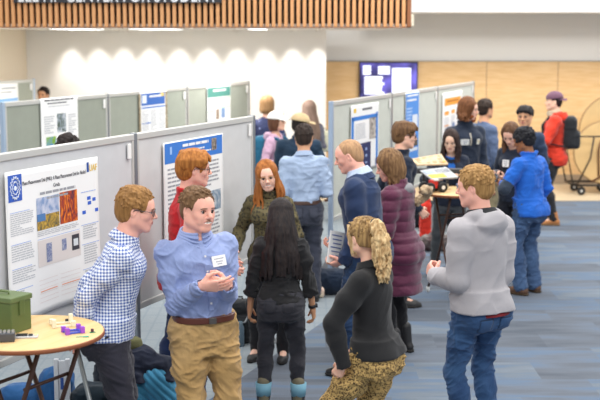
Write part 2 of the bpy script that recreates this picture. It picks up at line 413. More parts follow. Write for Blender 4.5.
    def bounds(s, pad=.1):
        pts = [s.P, s.Hc] + [s.S[k] for k in (-1, 1)] + [s.arm[k][j] for k in (-1, 1) for j in 'EW'] + [s.leg[k][j] for k in (-1, 1) for j in 'HKA']
        pts = np.array(pts); return pts.min(0) - pad, pts.max(0) + pad
    # -------- body: trunk, legs, arms, hands, neck, head as one mesh
    def body(s, eyes=(0, 0), mouth=0, bare=0.0, beard=None, hairline=None, brow='5A4030', browz=0, feet_=True, jaw=1.0, nose=1.0, smile=0, lip='C77B70', age=0, squint=0):
        u = s.u; lo, hi = s.bounds(.13); parts = []
        Fb = Field(lo, hi, .014); s.torso(Fb, -.006); s.pelvis(Fb, -.006); s.arms(Fb, -.006, 1.0); s.legs(Fb, -.012, .95)
        for sd in (-1, 1):
            g = s.leg[sd]; Fb.cap(g['A'], g['A'] + g['fr'] @ A3(0, .13, -.05) * u, .033 * u, .028 * u, .02)
        V, Q = Fb.net(); parts.append((V, Q, np.zeros(len(Q), int)))
        hq = s.q * .42
        for sd in (-1, 1):
            a = s.arm[sd]; E, W, fd, n = a['E'], a['W'], a['fd'], a['n']; t = np.cross(fd, n) * sd; z = s.hs * (.88 if s.fem else 1.0)
            A = E if bare else E + (W - E) * .5
            pts = np.array([A, W, W + fd * .2 * z]); Fh = Field(pts.min(0) - .07, pts.max(0) + .07, hq)
            th = .86 if s.fem else 1
            if bare: Fh.cap(E, E + (W - E) * .4, .038 * u * th, .038 * u * th, .02); Fh.cap(E + (W - E) * .4, W, .038 * u * th, .026 * u * th, .02, )
            else: Fh.cap(A, W, .031 * u * th, .025 * u * th, .02)
            Fh.cap(W, W + fd * .03 * z, .024 * z, .024 * z, .015, flat=n, ff=.75)
            cu = a['curl']; ks = [(.030, .090, .040, .024, .020, .0088), (.0105, .094, .045, .028, .021, .0092), (-.0095, .090, .042, .026, .020, .0086), (-.0285, .082, .033, .020, .018, .0076)]
            for i, (lt, lf, a1, a2, a3, r) in enumerate(ks):
                K = W + (fd * lf + t * lt) * z; base = W + (fd * .02 + t * lt * .55) * z
                Fh.cap(base, K, .0150 * z, .0118 * z, .014, flat=n, ff=.95)
                sp_ = t * lt * (3.0 if cu < .6 else 1.0)
                c = cu * (1 + .1 * i); p = K; ang = 0
                for L_, da, r1, r2 in ((a1, c * 1.0, r, r * .93), (a2, c * 1.35, r * .93, r * .88), (a3, c * .9, r * .88, r * .78)):
                    ang += da; d = nrm(fd * math.cos(ang) + n * math.sin(ang) + sp_ * .8); p2 = p + d * L_ * z
                    Fh.cap(p, p2, r1 * z, r2 * z, .0035); p = p2
            T0 = W + (fd * .022 + t * .022 + n * .006) * z; T1 = T0 + nrm(fd * .55 + t * .62 + n * .45) * .042 * z; T2 = T1 + nrm(fd * .85 + t * .25 + n * (.25 + cu * .6)) * .033 * z; T3 = T2 + nrm(fd * .9 - t * (.1 + cu * .4) + n * (.3 + cu * .6)) * .026 * z
            Fh.cap(T0, T1, .017 * z, .0125 * z, .014); Fh.cap(T1, T2, .0120 * z, .0100 * z, .004); Fh.cap(T2, T3, .0100 * z, .0085 * z, .003)
            V, Q = Fh.net(); parts.append((V, Q, np.zeros(len(Q), int)))
        # head in its own frame
        Mi = np.linalg.inv(s.MH); nb = (Mi @ np.append(s.NB, 1))[:3]; nb2 = (Mi @ np.append(s.NB - s.Rt @ A3(0, 0, .03), 1))[:3]
        lo2 = np.minimum(A3(-.12, -.15, -.16), nb2 - .09); hi2 = np.maximum(A3(.12, .15, .15), nb2 + .09)
        G = Field(lo2, hi2, s.q * .5); f = s.fem; j = jaw
        G.ell((0, -.014, .03), (.076, .094, .085), .01); G.ell((0, .022, -.02), (.063, .066, .080), .03)
        G.ell((0, .040, .030), (.060, .052, .058), .03)
        for sd in (-1, 1):
            G.cap((sd * .052 * j, .0, -.055), (sd * .020, .068, -.094), .020, .016, .03); G.cap((sd * .054 * j, -.005, -.03), (sd * .052 * j, .0, -.058), .02, .019, .03)
            G.ell((sd * .040, .058, -.022), (.024, .022, .022), .025)
        G.ell((0, .030, -.070), (.045 * j, .045, .034), .03); G.ell((0, .073, -.096), (.022 * (1 if f else 1.15), .018, .017), .02)
        G.cap((-.034, .077, .021), (.034, .077, .021), .010 if f else .013, None, .016)
        for sd in (-1, 1): G.ell((sd * .031, .094, .003), (.017, .014, .0105), .014, 'sub'); G.cap((sd * .019, .083, .0085 - .002 * squint), (sd * .043, .079, .0075 - .002 * squint), .0052, .0045, .004); G.cap((sd * .019, .082, -.005 + .0025 * squint), (sd * .043, .078, -.003 + .0025 * squint), .0045, .004, .004)
        G.cap((0, .086, .014), (0, .110, -.020), .0065, .0105 * nose, .012); G.ell((0, .111, -.024), (.0105 * nose, .011, .009), .006)
        for sd in (-1, 1): G.ell((sd * .0115, .100, -.027), (.0075, .009, .0065), .005)
        G.ell((0, .084, -.055), (.028, .014, .020), .02)
        mw = .023 + .006 * smile; up = .004 * smile
        for sd in (-1, 1):
            G.cap((0, .097, -.0515), (sd * mw, .083, -.0545 + up), .0048, .002, .004); G.cap((0, .095, -.0615), (sd * mw * .8, .084, -.0575 + up), .0060, .002, .004)
            if smile: G.cap((sd * .036, .074, -.036), (sd * .042, .068, -.055), .012, .010, .02)
        if mouth: G.ell((0, .100, -.0565), (mw * .8, .012, .0035 + .003 * mouth), .003, 'sub')
        for sd in (-1, 1):
            ER = rotm(sd * .35, -.12, 0)
            G.ell((sd * .078, -.008, -.004), (.0095, .018, .031), .006, R=ER); G.ell((sd * .087, -.004, .000), (.007, .010, .017), .004, 'sub', R=ER)
        nr = (.051 if f else .060) * s.nk * s.u; G.cap((0, -.022, -.045), nb, nr * .93, nr, .03); G.cap(nb, nb2, nr, nr * 1.12, .03)
        if not f: G.ell((0, .032, -.115), (.012, .012, .016), .02)
        V, Q = G.net(); c = V[Q].mean(1); x, y, z = np.abs(c[:, 0]), c[:, 1], c[:, 2]
        mi = np.zeros(len(Q), int)
        mi[(y > .072) & (((x / (mw)) ** 2 + ((z + .0565 - up * (x / mw) ** 2) / .0085) ** 2) < 1)] = 1
        if mouth: mi[(y > .05) & (y < .094) & (((x / (mw * .85)) ** 2 + ((z + .0565) / (.0035 + .003 * mouth)) ** 2) < 1)] = 3 if smile else 4
        mi[(y > .055) & (np.abs(z - (.0245 + browz - .22 * np.maximum(x - .034, 0) - .05 * np.maximum(.034 - x, 0))) < .0030) & (x > .013) & (x < .050)] = 2
        mi[(y > .068) & (np.abs(z - (.0115 - 22 * (x - .031) ** 2)) < .0028) & (x > .016) & (x < .046)] = 4
        parts.append((xform(V, s.MH), Q, mi))
        for sd in (-1, 1):          # eyeballs
            E_ = MB(); n1, n2 = 12, 12; P = []
            V = []; Qs = []; mm = []
            for i in range(n2 + 1):
                th_ = PI * i / n2
                for jn in range(n1): ph = 2 * PI * jn / n1; V.append((sd * .031 + .0125 * math.sin(th_) * math.cos(ph), .0765 + .0125 * math.cos(th_), .0025 + .0125 * math.sin(th_) * math.sin(ph)))
            for i in range(n2):
                for jn in range(n1): Qs.append((i * n1 + jn, (i + 1) * n1 + jn, (i + 1) * n1 + (jn + 1) % n1, i * n1 + (jn + 1) % n1)); mm.append(5 if i > 2 else 4)
            parts.append((xform(np.array(V), s.MH), np.array(Qs), np.array(mm)))
        VV = []; QQ = []; MM = []; b = 0
        for V, Q, m in parts: VV.append(V); QQ.append(Q + b); MM.append(m); b += len(V)
        s.bodyo = quads('body', np.concatenate(VV), np.concatenate(QQ), [s.sk, mat(lip, .45, name='lips'), mat(brow, .8, name='brow'), TEETH, PUPIL, EYEW], s.root, np.concatenate(MM))
        if beard: s.beard(*beard)
        return s
    def headfield(s, lo=(-.14, -.16, -.17), hi=(.14, .15, .17), q=.55): return Field(lo, hi, s.q * q)
    def fin(s, Fd, name, m, amp=0, fr=(60, 60, 14), head=True, parent=None, seed=0):
        V, Q = Fd.net()
        if amp: V = V + vnormals(V, Q) * ((noise(V * np.array(fr) + seed) + .6 * noise(V * np.array(fr) * 2.1 + seed + 9))[:, None] * amp)
        return quads(name, xform(V, s.MH) if head else V, Q, m, parent or s.root)
    def beard(s, m, full=1.0):
        G = s.headfield(); G.ell((0, .026, -.068), (.064, .066, .052), .02)
        G.ell((0, .075, -.098 - .008 * full), (.030, .024, .026 + .012 * full), .02)
        for sd in (-1, 1): G.cap((sd * .062, .01, -.01), (sd * .055, .03, -.07), .012, .018, .02)
        G.box((0, .05, .03), (.12, .12, .062), .01, 'sub'); G.ell((0, .10, -.050), (.024, .03, .017), .006, 'sub'); G.ell((0, .08, -.02), (.043, .05, .030), .01, 'sub')
        G.cap((-.024, .096, -.043), (.024, .096, -.043), .0055, None, .006)
        s.fin(G, 'beard', m, .003)
    def clear(s, p, clr=.030):
        """keeps a lock of hair outside the clothed trunk"""
        w = s.Hc + s.Rh @ p * s.hs; q = s.Rt.T @ (w - s.P); t = s.tsec()
        if q[2] > t[-1][0]: return p
        a, b, o = [np.interp(q[2], [r[0] for r in t], [r[i] for r in t]) for i in (1, 2, 3)]; a += clr; b += clr
        if .36 * s.u < q[2] < .47 * s.u: a = max(a, .10); 
        e = math.sqrt((q[0] / a) ** 2 + ((q[1] - o) / b) ** 2)
        if e < 1:
            if abs(q[1] - o) < .01: q[1] = o - .02
            f = 1 / max(e, .25); q = A3(q[0] * min(f, 1.3), o + (q[1] - o) * f, q[2])
        w = s.P + s.Rt @ q; return s.Rh.T @ (w - s.Hc) / s.hs
    def hair(s, kind, m, thick=.014, amp=.0022, length=.4, seed=0, fringe=0, vol=1.0, part=0, front=False, bald=0, nape=-.075, name='hair'):
        r = np.random.RandomState(seed + 11); g = s.Rh.T @ A3(0, 0, -1); t = thick
        long_ = kind in ('long', 'bob', 'curlylong')
        if long_:
            tip = g * (length + .2); lo = np.minimum(A3(-.2, -.22, -.2), tip - .16); hi = np.maximum(A3(.2, .18, .18), tip + .16); G = Field(lo, hi, s.q * (.6 if length < .35 else .75))
        else: G = Field((-.15, -.19, -.20), (.15, .17, .19), s.q * .55)
        G.ell((0, -.018, .034), (.078 + t, .094 + t, .084 + t * 1.15), .01)
        G.ell((0, -.045, -.015), (.070 + t * .6, .062 + t, .075), .02)
        if long_: G.ell((0, -.035, -.025), (.082 + t, .072 + t, .10), .03)
        # open the face, cut the nape
        fy = .125 - fringe
        G.ell((0, fy, -.030), (.066, .078, .095), .012, 'sub'); G.box((0, .10, -.10), (.2, .085, .075), .01, 'sub')
        if not long_:
            for sd in (-1, 1): G.ell((sd * .095, .008, -.012), (.032, .030, .036), .008, 'sub'); G.box((sd * .09, .03, -.075), (.05, .05, .045), .006, 'sub')
            G.plane((0, -.08, nape), (0, .25, -1))
        if bald: G.ell((0, .105, .100), (.056, .085, .070), .012, 'sub')
        if kind == 'short':
            for i in range(int(260 * vol)):
                a = r.uniform(-PI, PI); e = r.uniform(-.1, 1.45); p = A3(math.sin(a) * math.cos(e), -math.cos(a) * math.cos(e), math.sin(e)); P0 = A3(0, -.018, .034) + p * A3(.078 + t, .094 + t, .086 + t)
                if P0[1] > .05 and P0[2] < .06 or P0[1] > .03 and P0[2] < .085 + fringe * 0: continue
                if not long_ and abs(P0[0]) > .06 and P0[2] < .025 and P0[1] > -.05: continue
                d = nrm(A3(p[0] * .4 + r.uniform(-.6, .6), .9 * (1 if P0[1] > -.04 else -.2) + r.uniform(-.3, .3), -.5 if e < .7 else .0)); G.cap(P0 - d * .018 - p * .004, P0 + d * (.016 + .008 * r.rand()) - p * .001, .0055, .002, .009)
        if kind == 'part':
            for sd in (-1, 1):
                for i in range(22):
                    y = -.09 + .165 * i / 21; P0 = A3(part, y * .9, .128 - .45 * max(0, abs(y + .01)) ** 1.6 * 3); P1 = A3(sd * (.067 + t), y - .01, .055 + .02 * r.rand()); P2 = A3(sd * (.071 + t), y - .02, .0 + .03 * r.rand() + (.03 if y > .0 else 0))
                    mid = (P0 + P1) / 2 + A3(sd * .013, 0, .017); G.chain([P0, mid, P1, P2], [.010, .013, .012, .005], .012)
            for i in range(14):
                x = -.06 + .12 * i / 13; G.chain([A3(x * .6 + part, .06, .118), A3(x, .092, .085), A3(x + .01 * (1 if x > part else -1), .098, .062 - .012 * fringe * 40 * r.rand())], [.012, .011, .004], .01)
        if kind == 'curly':
            for i in range(int(190 * vol)):
                a = r.uniform(-PI, PI); e = r.uniform(-.5, 1.5); p = A3(math.sin(a) * math.cos(e), -math.cos(a) * math.cos(e), math.sin(e)); P0 = A3(0, -.018, .034) + p * A3(.078 + t, .094 + t, .086 + t)
                if P0[1] > .045 and P0[2] < .055: continue
                if abs(P0[0]) > .055 and P0[2] < .0 and P0[1] > -.03: continue
                if P0[2] < nape + .02: continue
                G.ell(P0, np.array([1, 1, 1]) * r.uniform(.012, .019), .006)
        if long_:
            lim = 2.15 if not front else 2.3; n = 64
            for i in range(n):
                a = -lim + 2 * lim * i / (n - 1) + r.uniform(-.05, .05); sx, cy = math.sin(a), -math.cos(a); L = length * (1 + r.uniform(-.14, .05))
                wv = .012 if kind != 'curlylong' else .03
                pts = []; rs = []
                for e in np.radians([78, 60, 42, 24, 8, -8]):
                    pts.append(A3(part * math.sin(e) + (.071 + t) * sx * math.cos(e), -.018 + (.086 + t) * cy * math.cos(e) + (.02 * math.cos(e) if cy > 0 else 0), .034 + (.080 + t) * math.sin(e))); rs.append(.013)
                nb_ = .010 if length < .12 else 0; P2 = A3((.079 + t - nb_) * sx, (.090 + t - nb_) * cy - .020, -.05); pts.append(P2); rs.append(.0145); out = nrm(A3(sx, cy, 0)); p = P2
                gd = g - np.dot(g, A3(0, 0, 1)) * 0
                nst = 7; d0 = nrm(P2 - pts[-2])
                for kx in range(1, nst + 1):
                    bl = min(1, kx / 3.5); gd = nrm(d0 * (1 - bl) + g * bl)
                    p = s.clear(p + gd * (L / nst) + out * ((.007 * vol if kx < 4 else -.003) if length >= .12 else -.002) + r.uniform(-wv, wv, 3) * A3(.7, .35, 0)); pts.append(p); rs.append(.0155 - .0014 * kx)
                G.chain(pts, rs, .013)
        Vh = s.fin(G, name, m, amp if kind != 'curly' else amp, (60, 60, 12) if kind not in ('curly', 'curlylong') else (38, 38, 30), seed=seed)
        return Vh
    # -------- garments
    def garment(s, name, m, build, off=.012, amp=.006, fr=(7, 7, 20), q=1.0, seed=0, quilt=0, parent=None, pad=.20, zone=None, mats=None):
        lo, hi = s.bounds(pad); Fd = Field(lo, hi, s.q * q); build(Fd); V, Q = Fd.net(); V = folds(V, Q, amp, fr, seed, quilt)
        mi = None
        if not hasattr(s, 'skins'): s.skins = []
        s.skins.append((name, V, Q))
        if zone is not None: mi = zone(V[Q].mean(1))
        return quads(name, V, Q, mats or m, parent or s.root, mi)
    def neckhole(s, Fd, r=.058, drop=.0, front=.0):
        nr = r * s.u * s.nk; up = s.Rt @ A3(0, 0, 1); c = s.NB + s.Rt @ A3(0, .006 + front, 0)
        Fd.cap(c - up * (.03 + drop) * s.u + s.Rt @ A3(0, front, 0), c + up * .12, nr, nr * 1.15, .005, 'sub')
    def cuffs(s, Fd, frac=1.0, r=.03):
        for sd in (-1, 1):
            a = s.arm[sd]; e = a['E'] + (a['W'] - a['E']) * (frac + .14); b = a['E'] + (a['W'] - a['E']) * (frac - .02)
            d = nrm(a['W'] - a['E']); Fd.cap(b + d * .0, e + d * .06, (r + .004) * s.u, (r + .012) * s.u, .004, 'sub')
    def top(s, m, name='shirt', off=.013, hem=-.05, frac=1.0, cuff=.004, amp=.007, flare=0.012, quilt=0, collar=None, open_=None, thick=1.0, seed=1, fr=(7, 7, 20), zone=None, mats=None, nr=.058, q=1.0, cr=.03, drop=0, extra=None, tuck=False):
        off *= .72; thick = 1 + (thick - 1) * .7; amp *= 1.25
        def b(Fd):
            s.torso(Fd, off, flare=0 if tuck else flare, z0=hem * s.u if hem > -.02 else None)
            if hem < -.02: s.pelvis(Fd, off + flare, lo=max(hem, -.15), drop=-hem * s.u if hem < -.16 else 0, flare=flare)
            if -.16 < hem < -.02:
                for sd in (-1, 1): Fd.ell(s.P + s.Rp @ A3(sd * .072 * s.u, -.062 * s.u, -.075 * s.u), tuple(np.array([.085, .075, .085]) * s.u + off + flare * .5), .05)
                Fd.box(s.P + s.Rp @ A3(0, 0, hem * s.u - .2), (.4, .4, .2), 0, 'sub', s.Rp)
            if hem > -.02 and tuck: pass
            s.arms(Fd, off, frac, cuff, thick=thick)
            if open_: open_(Fd)
            Fd.box(s.NB + s.Rt @ A3(0, .03, .092) * s.u, (.11, .15, .09), .006, 'sub', s.Rt @ rotm(0, -.38, 0))
            if collar == 'hood':
                c = s.NB; R = s.Rt
                Fd.chain([c + R @ A3(math.sin(a) * .095, -.015 - .06 * math.cos(a) , -.005 + .02 * math.cos(a)) * s.u for a in np.linspace(-2.5, 2.5, 16)], .03 * s.u, .02)
                Fd.ell(c + R @ A3(0, -.10, -.035) * s.u, np.array([.10, .055, .075]) * s.u, .03); Fd.ell(c + R @ A3(0, -.085, .03) * s.u, np.array([.06, .03, .05]) * s.u, .015, 'sub')
            if collar == 'stand':
                for k_ in range(4): Fd.ring(s.NB + s.Rt @ A3(0, .002, -.012 + k_ * .016) * s.u, s.Rt, (.072 + .002 * k_) * s.u * s.nk, (.070 + .002 * k_) * s.u * s.nk, .010, .008)
            s.neckhole(Fd, nr, drop); s.cuffs(Fd, frac, cr)
            if extra: extra(Fd)
        o = s.garment(name, m, b, amp=amp, fr=fr, quilt=quilt, seed=seed, zone=zone, mats=mats, q=q)
        if collar in ('shirt', 'polo'):
            pass
        return o
    def undershirt(s, m, up=.020, off=.006):
        def b(Fd): s.torso(Fd, off, z0=.2 * s.u); Fd.box(s.NB + s.Rt @ A3(0, .03, .092 + up) * s.u, (.14, .16, .09), .004, 'sub', s.Rt @ rotm(0, -.38, 0))
        return s.garment('undershirt', m, b, amp=.001)
    def collar(s, m, name='collar', h=.035, spread=.012, parent=None, open_=.5, r=.0068, up=.0, w=1.0, band=True):
        """turned-down shirt collar: a stand and a leaf that falls outwards, open at the front"""
        def b(Fd):
            c = s.NB; R = s.Rt; u = s.u * w
            for k_ in range(4):
                Fd.ring(c + R @ A3(0, .0, -.008 + .011 * k_ + up) * u, R, (.066) * u * s.nk, .066 * u * s.nk, r, .006, a0=open_ * .5, a1=2 * PI - open_ * .5, n=22, dz=lambda a: -.012 * math.cos(a))
            for k_ in range(5):
                Fd.ring(c + R @ A3(0, .0, .030 + up - .0095 * k_ * h / .035) * u, R, (.068 + .005 * k_) * u * s.nk, (.068 + .006 * k_) * u * s.nk, r, .006, a0=open_ * .45, a1=2 * PI - open_ * .45, n=22, dz=lambda a, k_=k_: -.014 * math.cos(a) - (.012 * k_ * max(0, math.cos(a)) ** 3))
        lo, hi = s.NB - .16, s.NB + .16; Fd = Field(lo, hi, s.q * .55); b(Fd); V, Q = Fd.net()
        return quads(name, V, Q, m, parent or s.root)
    def trousers(s, m, name='trousers', off=.012, slim=1.0, hem=.006, amp=.006, top=.075, fr=(9, 9, 24), seed=5, end=1.0, zone=None, mats=None, q=1.0):
        off *= .75; amp *= 1.3
        def b(Fd): s.pelvis(Fd, off, hi=.07); s.legs(Fd, off, slim, hem, end, .035)
        return s.garment(name, m, b, amp=amp, fr=fr, seed=seed, zone=zone, mats=mats, q=q)
    def belt(s, m=None, buckle=None, z=.055, off=.017):
        off *= .8
        u, w = s.u, s.w; m = m or mat('2E1D14', .5)
        lo, hi = s.P - .3, s.P + .3; Fd = Field(lo, hi, s.q * .6); t = s.tsec(); t = [(zz, np.interp(zz, [r[0] for r in t], [r[1] for r in t]), np.interp(zz, [r[0] for r in t], [r[2] for r in t]), np.interp(zz, [r[0] for r in t], [r[3] for r in t])) for zz in (z * u - .018, z * u + .018)]
        Fd.loft(s.P, s.Rp, t, 0, off=off, pw=2.25); V, Q = Fd.net(); o = quads('belt', V, Q, m, s.root)
        if buckle is not None:
            a, bb, oy = t[0][1] + off, t[0][2] + off, t[0][3]; c = s.P + s.Rp @ A3(0, oy + bb + .003, z * u)
            M = Matrix.Translation(c) @ Matrix(s.Rp.tolist()).to_4x4(); MB().box((-.022, -.003, -.018), (.022, .004, .018), 0, M).build('buckle', buckle, o, .002)
        return o
    def surf(s, x, z, off=0, back=False, on=None, frame=None):
        """point lying on the outermost garment at (x, z) of the trunk"""
        R_ = s.Rt if frame is None else frame; dy = -1 if back else 1; best = None; o = s.P + R_ @ A3(x, dy * .8, z); d = R_ @ A3(0, -dy, 0)
        for k, (name, V, Q) in enumerate(s.skins):
            if on and name != on: continue
            if not hasattr(s, 'trees'): s.trees = {}
            if k not in s.trees: s.trees[k] = BVHTree.FromPolygons(V.tolist(), Q.tolist())
            h = s.trees[k].ray_cast(Vector(o), Vector(d), 1.2)
            if h[0] is not None and (best is None or h[3] < best): best = h[3]
        if best is None: return s.T(x, dy * .12, z)
        return o + d * (best - off)
    def tagcard(s, x, z, off=.004, w=.085, h=.055, cols=('F2F1EE', '4A6FB0'), name='name_tag', on=None):
        off = .003; pts = {(i, j): s.surf(x + i * w * .5, z + j * h * .5, off, on=on) for i in (-1, 0, 1) for j in (-1, 0, 1)}
        p = pts[0, 0]; ex = nrm(sum(pts[1, j] - pts[-1, j] for j in (-1, 0, 1))); ez = nrm(sum(pts[i, 1] - pts[i, -1] for i in (-1, 0, 1))); ey = nrm(np.cross(ez, ex)); ez = s.Rt @ A3(0, 0, 1); ez = nrm(ez - np.dot(ez, ey) * ey); ex = np.cross(ey, ez)
        p = p + ey * max(0, max(np.dot(q - p, ey) for q in pts.values())) * .7
        M = Matrix.Identity(4)
        for i in range(3): M[i][0], M[i][1], M[i][2], M[i][3] = ex[i], ey[i], ez[i], p[i]
        o = MB().box((-w / 2, -.004, -h / 2), (w / 2, .002, h / 2), 0, M).build(name, mat(cols[0], .6), s.root)
        l = MB()
        for i, (zz, ww) in enumerate(((.22, .7), (-.05, .5), (-.27, .35))): l.box((-w * ww / 2, .002, h * zz - h * .05), (w * ww / 2, .003, h * zz + h * .05), 0, M)
        l.build('printed_line', mat(cols[1], .6), o); return o
    def shoes(s, m, sole='2A2826', boot=0, big=1.0, name='shoe', bootmat=None):
        u = s.u * big * (.93 if s.fem else 1)
        for sd in (-1, 1):
            g = s.leg[sd]; fr = g['fr']; A = g['A'].copy(); gz = A[2] - .085 * s.u; base = A3(A[0], A[1], gz); T = lambda x, y, z: base + fr @ A3(x, y, z) * u
            Fd = Field(base - A3(.26, .26, .02), base + A3(.26, .26, .32), .0065 if s.q < .008 else .008)
            def up(Fd, k=.02):
                Fd.cap(T(0, -.045, .045), T(0, .03, .05), .040 * u, .040 * u, k); Fd.cap(T(0, .03, .045), T(-.004 * sd, .12, .035), .042 * u, .042 * u, k, flat=(0, 0, 1), ff=.85); Fd.cap(T(-.004 * sd, .12, .032), T(-.006 * sd, .165, .028), .042 * u, .030 * u, k, flat=(0, 0, 1), ff=.8)
                Fd.cap(T(0, -.03, .05), A + A3(0, 0, .02 + boot), .042 * u, .046 * u + (.008 if boot else 0), k)
            up(Fd)
            if boot > .1: Fd.cap(A + A3(0, 0, boot - .02), A + A3(0, 0, boot + .15), .044 * u, .046 * u, .004, 'sub')
            Fd.plane((0, 0, gz + .018), (0, 0, -1)); V, Q = Fd.net(); o = quads(name, V, Q, m, s.root)
            F2 = Field(base - A3(.26, .26, .02), base + A3(.26, .26, .1), .0065); F2.cap(T(0, -.05, .02), T(0, .02, .02), .043 * u, .041 * u, .01); F2.cap(T(0, .02, .02), T(-.004 * sd, .12, .02), .041 * u, .047 * u, .01); F2.cap(T(-.004 * sd, .12, .02), T(-.006 * sd, .168, .02), .047 * u, .033 * u, .01)
            F2.plane((0, 0, gz + .024), (0, 0, 1)); F2.plane((0, 0, gz + .002), (0, 0, -1)); V, Q = F2.net(); quads('sole', V, Q, mat(sole, .8), o, smooth=False)
    def glasses(s, m=None, y=.101, r=.021, thick=.0022):
        b = MB(); m = m or FRAME
        for sd in (-1, 1):
            b.tube([(sd * .032 + (r + .002) * math.cos(a), y - .006 * abs(math.cos(a)) * (1 if math.cos(a) * sd > 0 else -.2), .001 + r * .82 * math.sin(a)) for a in np.linspace(0, 2 * PI, 17)[:-1]], thick, 6, closed=True)
            b.tube([(sd * .055, y - .008, .008), (sd * .076, y - .03, .010), (sd * .082, .0, .010), (sd * .084, -.02, -.006)], thick, 6)
        b.tube([(-.011, y, .004), (0, y + .004, .007), (.011, y, .004)], thick, 6)
        o = b.build('glasses', m, s.root); o.data.transform(Matrix(s.MH.tolist())); return o
    def cap_hat(s, m, brim=None, back=False, emblem=None):
        G = s.headfield((-.16, -.26, -.1), (.16, .26, .19), .55); G.ell((0, -.014, .045), (.101, .120, .099), .01); G.plane((0, 0, .040), (0, -.12, -1)); 
        o = s.fin(G, 'cap', m); sg = -1 if back else 1
        G = s.headfield((-.16, -.26, -.1), (.16, .26, .19), .5)
        for i in range(13):
            a = -1.05 + 2.1 * i / 12; G.cap((math.sin(a) * .085, sg * (.085 * math.cos(a)), .047 - .01 * abs(a)), (math.sin(a) * .082, sg * (.09 + .085 * math.cos(a) ** .5), .038 - .022 * abs(a)), .006, .005, .008)
        s.fin(G, 'brim', brim or m, parent=None)
        if emblem:
            G = s.headfield((-.05, .05, .04), (.05, .14, .16), .4); G.ell((0, .086, .088), (.020, .012, .016), .003); s.fin(G, 'emblem', emblem)
        return o
# ================================================================== the room
def floor_mat():
    m, nt, b = newmat('carpet'); N = nt.nodes.new; L = nt.links.new; b.inputs['Roughness'].default_value = .95; b.inputs['Specular IOR Level'].default_value = .15
    tc = N('ShaderNodeTexCoord'); sep = N('ShaderNodeSeparateXYZ'); L(tc.outputs['Object'], sep.inputs[0])
    def M_(op, a, bb=None, c=None):
        n = N('ShaderNodeMath'); n.operation = op
        for i, v in enumerate((a, bb, c)):
            if v is None: continue
            if isinstance(v, (int, float)): n.inputs[i].default_value = v
            else: L(v, n.inputs[i])
        return n.outputs[0]
    def mix(f, a, bb, typ='MIX'):
        n = N('ShaderNodeMix'); n.data_type = 'RGBA'; n.blend_type = typ
        for k, v in ((0, f), ('A', a), ('B', bb)):
            if isinstance(v, tuple): n.inputs[k].default_value = v
            elif isinstance(v, (int, float)): n.inputs[k].default_value = v
            else: L(v, n.inputs[k])
        return n.outputs['Result']
    def noi(sc, stretch, det=2, vec=None):
        mp = N('ShaderNodeMapping'); mp.inputs['Scale'].default_value = stretch; L(vec or tc.outputs['Object'], mp.inputs[0])
        n = N('ShaderNodeTexNoise'); n.inputs['Scale'].default_value = sc; n.inputs['Detail'].default_value = det; L(mp.outputs[0], n.inputs['Vector']); return n.outputs[0]
    # planks one metre long laid in offset rows
    rows = M_('FLOOR', M_('DIVIDE', sep.outputs['Y'], .46)); xo = M_('ADD', M_('DIVIDE', sep.outputs['X'], .92), M_('MULTIPLY', rows, .37)); col = M_('FLOOR', xo)
    cb = N('ShaderNodeCombineXYZ'); L(rows, cb.inputs[0]); L(col, cb.inputs[1])
    wn = N('ShaderNodeTexWhiteNoise'); wn.noise_dimensions = '2D'; L(cb.outputs[0], wn.inputs['Vector'])
    of = N('ShaderNodeVectorMath'); of.operation = 'MULTIPLY_ADD'; L(wn.outputs['Color'], of.inputs[0]); of.inputs[1].default_value = (30, 30, 30); L(tc.outputs['Object'], of.inputs[2])
    st = noi(1.6, (.75, 3.6, 1), 3, of.outputs[0]); fine = noi(6, (1.2, 12, 1), 3)
    t = M_('ADD', M_('MULTIPLY', st, .75), M_('MULTIPLY', wn.outputs['Value'], .30))
    cr = N('ShaderNodeValToRGB'); L(t, cr.inputs[0]); e = cr.color_ramp.elements
    e[0].position = .30; e[0].color = lin('4E555F'); e[1].position = .80; e[1].color = lin('76828F')
    for p_, c_ in ((.42, '5E646D'), (.52, '646E7C'), (.60, '5C7088'), (.68, '6C7680')): q = e.new(p_); q.color = lin(c_)
    dark = mix(M_('MULTIPLY', fine, .22), cr.outputs[0], lin('454A52'))
    sp_ = noi(420, (1, 1, 1), 1); dark = mix(M_('MULTIPLY', sp_, .16), dark, lin('98A0AC'))
    # paler woven carpet on the board side of the seam
    w1 = noi(5, (2, 9, 1), 3); w2 = noi(55, (1.0, 1.0, 1), 2)
    light = mix(w1, lin('7F8C94'), lin('9EA2A4')); light = mix(M_('MULTIPLY', w2, .45), light, lin('6E7A84'))
    gx = M_('LESS_THAN', M_('FRACT', M_('DIVIDE', sep.outputs['X'], .12)), .16); gy = M_('LESS_THAN', M_('FRACT', M_('DIVIDE', sep.outputs['Y'], .30)), .10)
    light = mix(M_('MULTIPLY', M_('MAXIMUM', gx, gy), .22), light, lin('5C6E7E'))
    a = at_z(238, 380); c = at_z(330, 317); d = nrm((c - a)[:2]); side = M_('GREATER_THAN', M_('ADD', M_('MULTIPLY', M_('SUBTRACT', sep.outputs['X'], float(a[0])), float(-d[1])), M_('MULTIPLY', M_('SUBTRACT', sep.outputs['Y'], float(a[1])), float(d[0]))), 0)
    L(mix(side, dark, light), b.inputs['Base Color'])
    bp = N('ShaderNodeBump'); bp.inputs['Strength'].default_value = .3; bp.inputs['Distance'].default_value = .004; L(sp_, bp.inputs['Height']); L(bp.outputs[0], b.inputs['Normal'])
    return m
YW, YB = depth(60.6), depth(57.7)                  # the white wall and the wood panelled wall
YC = at_z(580, 201)[1]                              # where the carpet stops
XE = spot(326, 60.6, 2)[0]; XL = spot(27, 60.6, 2)[0]
struct(MB().box((-9, 2.5, -.06), (9, YC, 0)).build('floor', floor_mat()))
